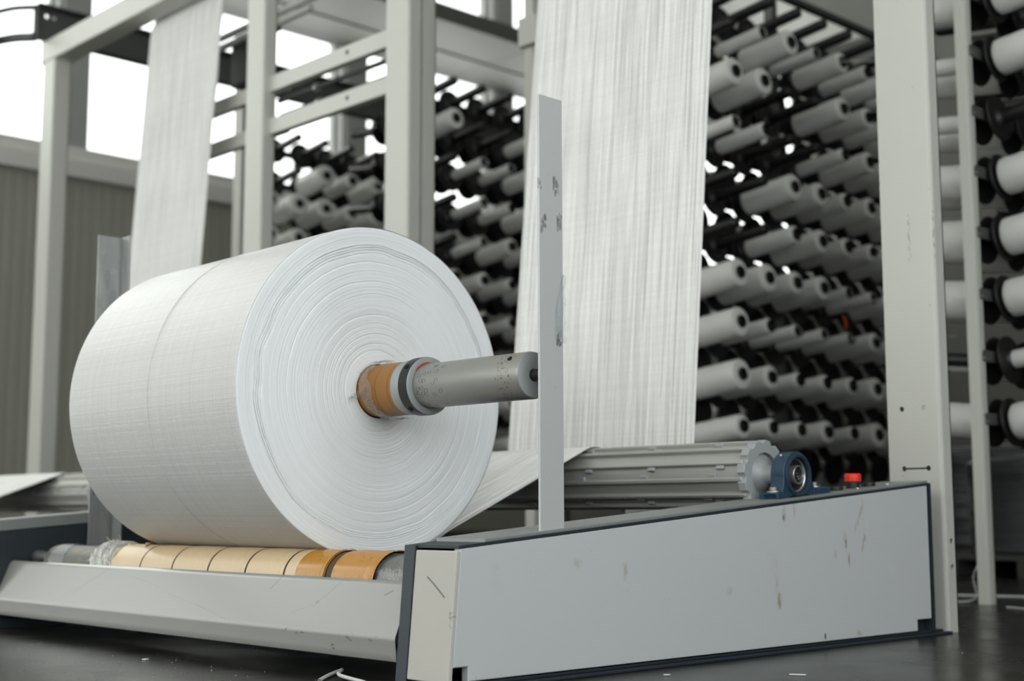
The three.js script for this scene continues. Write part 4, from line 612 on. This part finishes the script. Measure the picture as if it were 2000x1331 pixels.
// dark runway beam with a holed bracket and cables, top left
{
  const o = thing('runway_beam', 'dark grey steel channel beam crossing above the left web', 'beam');
  part(o, 'web_plate', prismX([[-0.985, 3.27], [-0.985, 3.485], [-8, 3.485], [-8, 3.27]].reverse(), -6.02, -6.01, [circleHole(1.07, 3.435, 0.014), circleHole(1.115, 3.435, 0.014)]), M.darkGrey);
  part(o, 'flange', merge([box(-6.02, -5.93, 3.475, 3.485, -8, -0.985), box(-6.02, -5.93, 3.27, 3.28, -8, -1.1)]), M.darkGrey);
  part(o, 'cable_clip', box(-6.0, -5.98, 3.26, 3.49, -1.005, -0.99, 0.003), M.darkGrey);
  for (const [y0, y1, r, l] of [[3.485, 3.36, 0.017, 'upper of three thin cables leaving the dark beam at top left'], [3.31, 3.2, 0.012, 'middle of three thin cables leaving the dark beam at top left'], [3.28, 3.17, 0.017, 'lowest of three thin cables leaving the dark beam at top left']]) { const c = thing('cable', l, 'cable'); part(c, 'sheath', tube([[-6.0, y0 - 0.01, -1.0], [-6.12, y0 - 0.02, -0.88], [-6.3, y1 - 0.02, -0.62], [-6.55, y1 - 0.2, -0.3]], r, 24, 8), M.black); }
  const t = thing('drive_unit', 'blurred dark grey drive box hanging beside the left middle post', 'drive'); part(t, 'housing', box(-4.56, -4.3, 2.73, 3.0, -1.62, -1.5, 0.015), M.darkGrey); part(t, 'plate', box(-4.56, -4.2, 3.0, 3.04, -1.6, -1.52, 0.006), M.darkGrey);
  for (const [y, z, l] of [[3.05, -1.5, 'upper pale tube beside the left middle post near the top'], [2.98, -1.48, 'lower pale tube beside the left middle post near the top']]) { const q = thing('guide_tube', l, 'tube'); part(q, 'tube', at(cylX(-4.68, -3.75, 0.02, 20), 0, y, z), M.paint); }
}
// wrapped goods in the dim background at right
{
  const q = noise1(13, 19);
  const bundle = (x, z, r, h, label) => { const o = thing('wrapped_bundle', label, 'bundle', [x, 0, z]); const pts = []; for (let i = 0; i <= 24; i++) pts.push([0.12 + h * i / 24, r * (0.96 + 0.06 * q(i / 24 + x))]); const g = new THREE.LatheGeometry([[0.0001, 0.12], ...pts.map(([y, rr]) => [rr, y]), [r * 0.9, h + 0.14], [0.0001, h + 0.15]].map((p) => new THREE.Vector2(...p)), 40); part(o, 'film_wrap', g, M.wrap); part(o, 'pallet', merge([box(-r, r, 0.09, 0.12, -r, r), ...[-1, 0, 1].map((k) => box(k * r * 0.85 - 0.05, k * r * 0.85 + 0.05, 0, 0.09, -r, r))]), M.pallet); };
  bundle(-1.42, -4.95, 0.52, 0.5, 'low dark film-wrapped bundle on the floor behind the slim post'); bundle(-2.45, -6.3, 0.55, 0.62, 'taller dark film-wrapped bundle deeper behind the drilled post'); bundle(-0.3, -4.55, 0.42, 0.4, 'dark film-wrapped bundle at the far right edge under the creel');
}
// scraps and strands on the floor
{
  const s = (P, r, label) => { const o = thing('plastic_strand', label, 'strand'); part(o, 'strand', tube(P, r, 30, 5), M.scrap); };
  s([[-0.2, 0.006, 0.86], [-0.3, 0.012, 0.85], [-0.36, 0.012, 0.8], [-0.4, 0.008, 0.77], [-0.36, 0.006, 0.83], [-0.3, 0.005, 0.9]], 0.004, 'crumpled white plastic strip on the floor before the front cover');
  s([[-1.15, 0.004, 0.5], [-1.05, 0.01, 0.56], [-0.9, 0.012, 0.58], [-0.75, 0.004, 0.55]], 0.0022, 'thin curved strand on the floor under the front cover plate');
  s([[0.35, 0.003, -2.0], [0.1, 0.004, -2.1], [-0.2, 0.003, -2.12], [-0.4, 0.003, -2.2]], 0.003, 'long white strand on the floor in front of the slim post');
  s([[-0.1, 0.003, -2.9], [-0.3, 0.004, -2.8], [-0.6, 0.003, -2.85], [-0.9, 0.003, -2.75]], 0.004, 'white strand on the floor behind the slim post');
  s([[-0.58, 0.16, -2.36], [-0.61, 0.1, -2.36], [-0.6, 0.02, -2.35], [-0.7, 0.004, -2.3], [-0.85, 0.003, -2.28]], 0.003, 'bent pale strand leaning at the foot of the slim post');
  const r = rng(88); const chip = (x, z, a, w, l, label) => { const o = thing('plastic_chip', label, 'scrap', [x, 0.0005, z]); o.rotation.y = a; part(o, 'flake', box(-l / 2, l / 2, 0, 0.003, -w / 2, w / 2, 0.001), M.scrap); };
  chip(0.3, 0.1, 0.5, 0.008, 0.035, 'white plastic sliver on the floor in front of the side panel'); chip(0.11, 0.3, 0.2, 0.012, 0.012, 'tiny white speck on the floor close to the base rail'); chip(-0.95, 0.93, 0.3, 0.012, 0.012, 'white square speck on the floor at lower left');
}
// dust and lint strewn over the floor
{
  const r = rng(654), n = 260, im = new THREE.InstancedMesh(new THREE.IcosahedronGeometry(0.0013, 0), std({ color: hex(0x8f8d82), roughness: 0.8 }), n), m4 = new THREE.Matrix4(), qq = new THREE.Quaternion(), sc = new THREE.Vector3();
  for (let i = 0; i < n; i++) { const a = r() < 0.6; const x = a ? -1.6 + 1.6 * r() : 0.05 + 0.9 * r(), z = a ? 0.84 + 0.5 * r() : -2.2 + 3 * r(); qq.setFromEuler(new THREE.Euler(r() * 6, r() * 6, r() * 6)); const k = 0.4 + 1.0 * r() * r(); sc.set(k * (1 + 2 * r()), k * 0.5, k); m4.compose(new THREE.Vector3(x, 0.001, z), qq, sc); im.setMatrixAt(i, m4); }
  im.name = 'floor_lint'; im.userData = { label: 'specks of white lint scattered over the dark floor', category: 'lint', kind: 'stuff' }; shade(im); scene.add(im);
}
renderer.render(scene, camera);
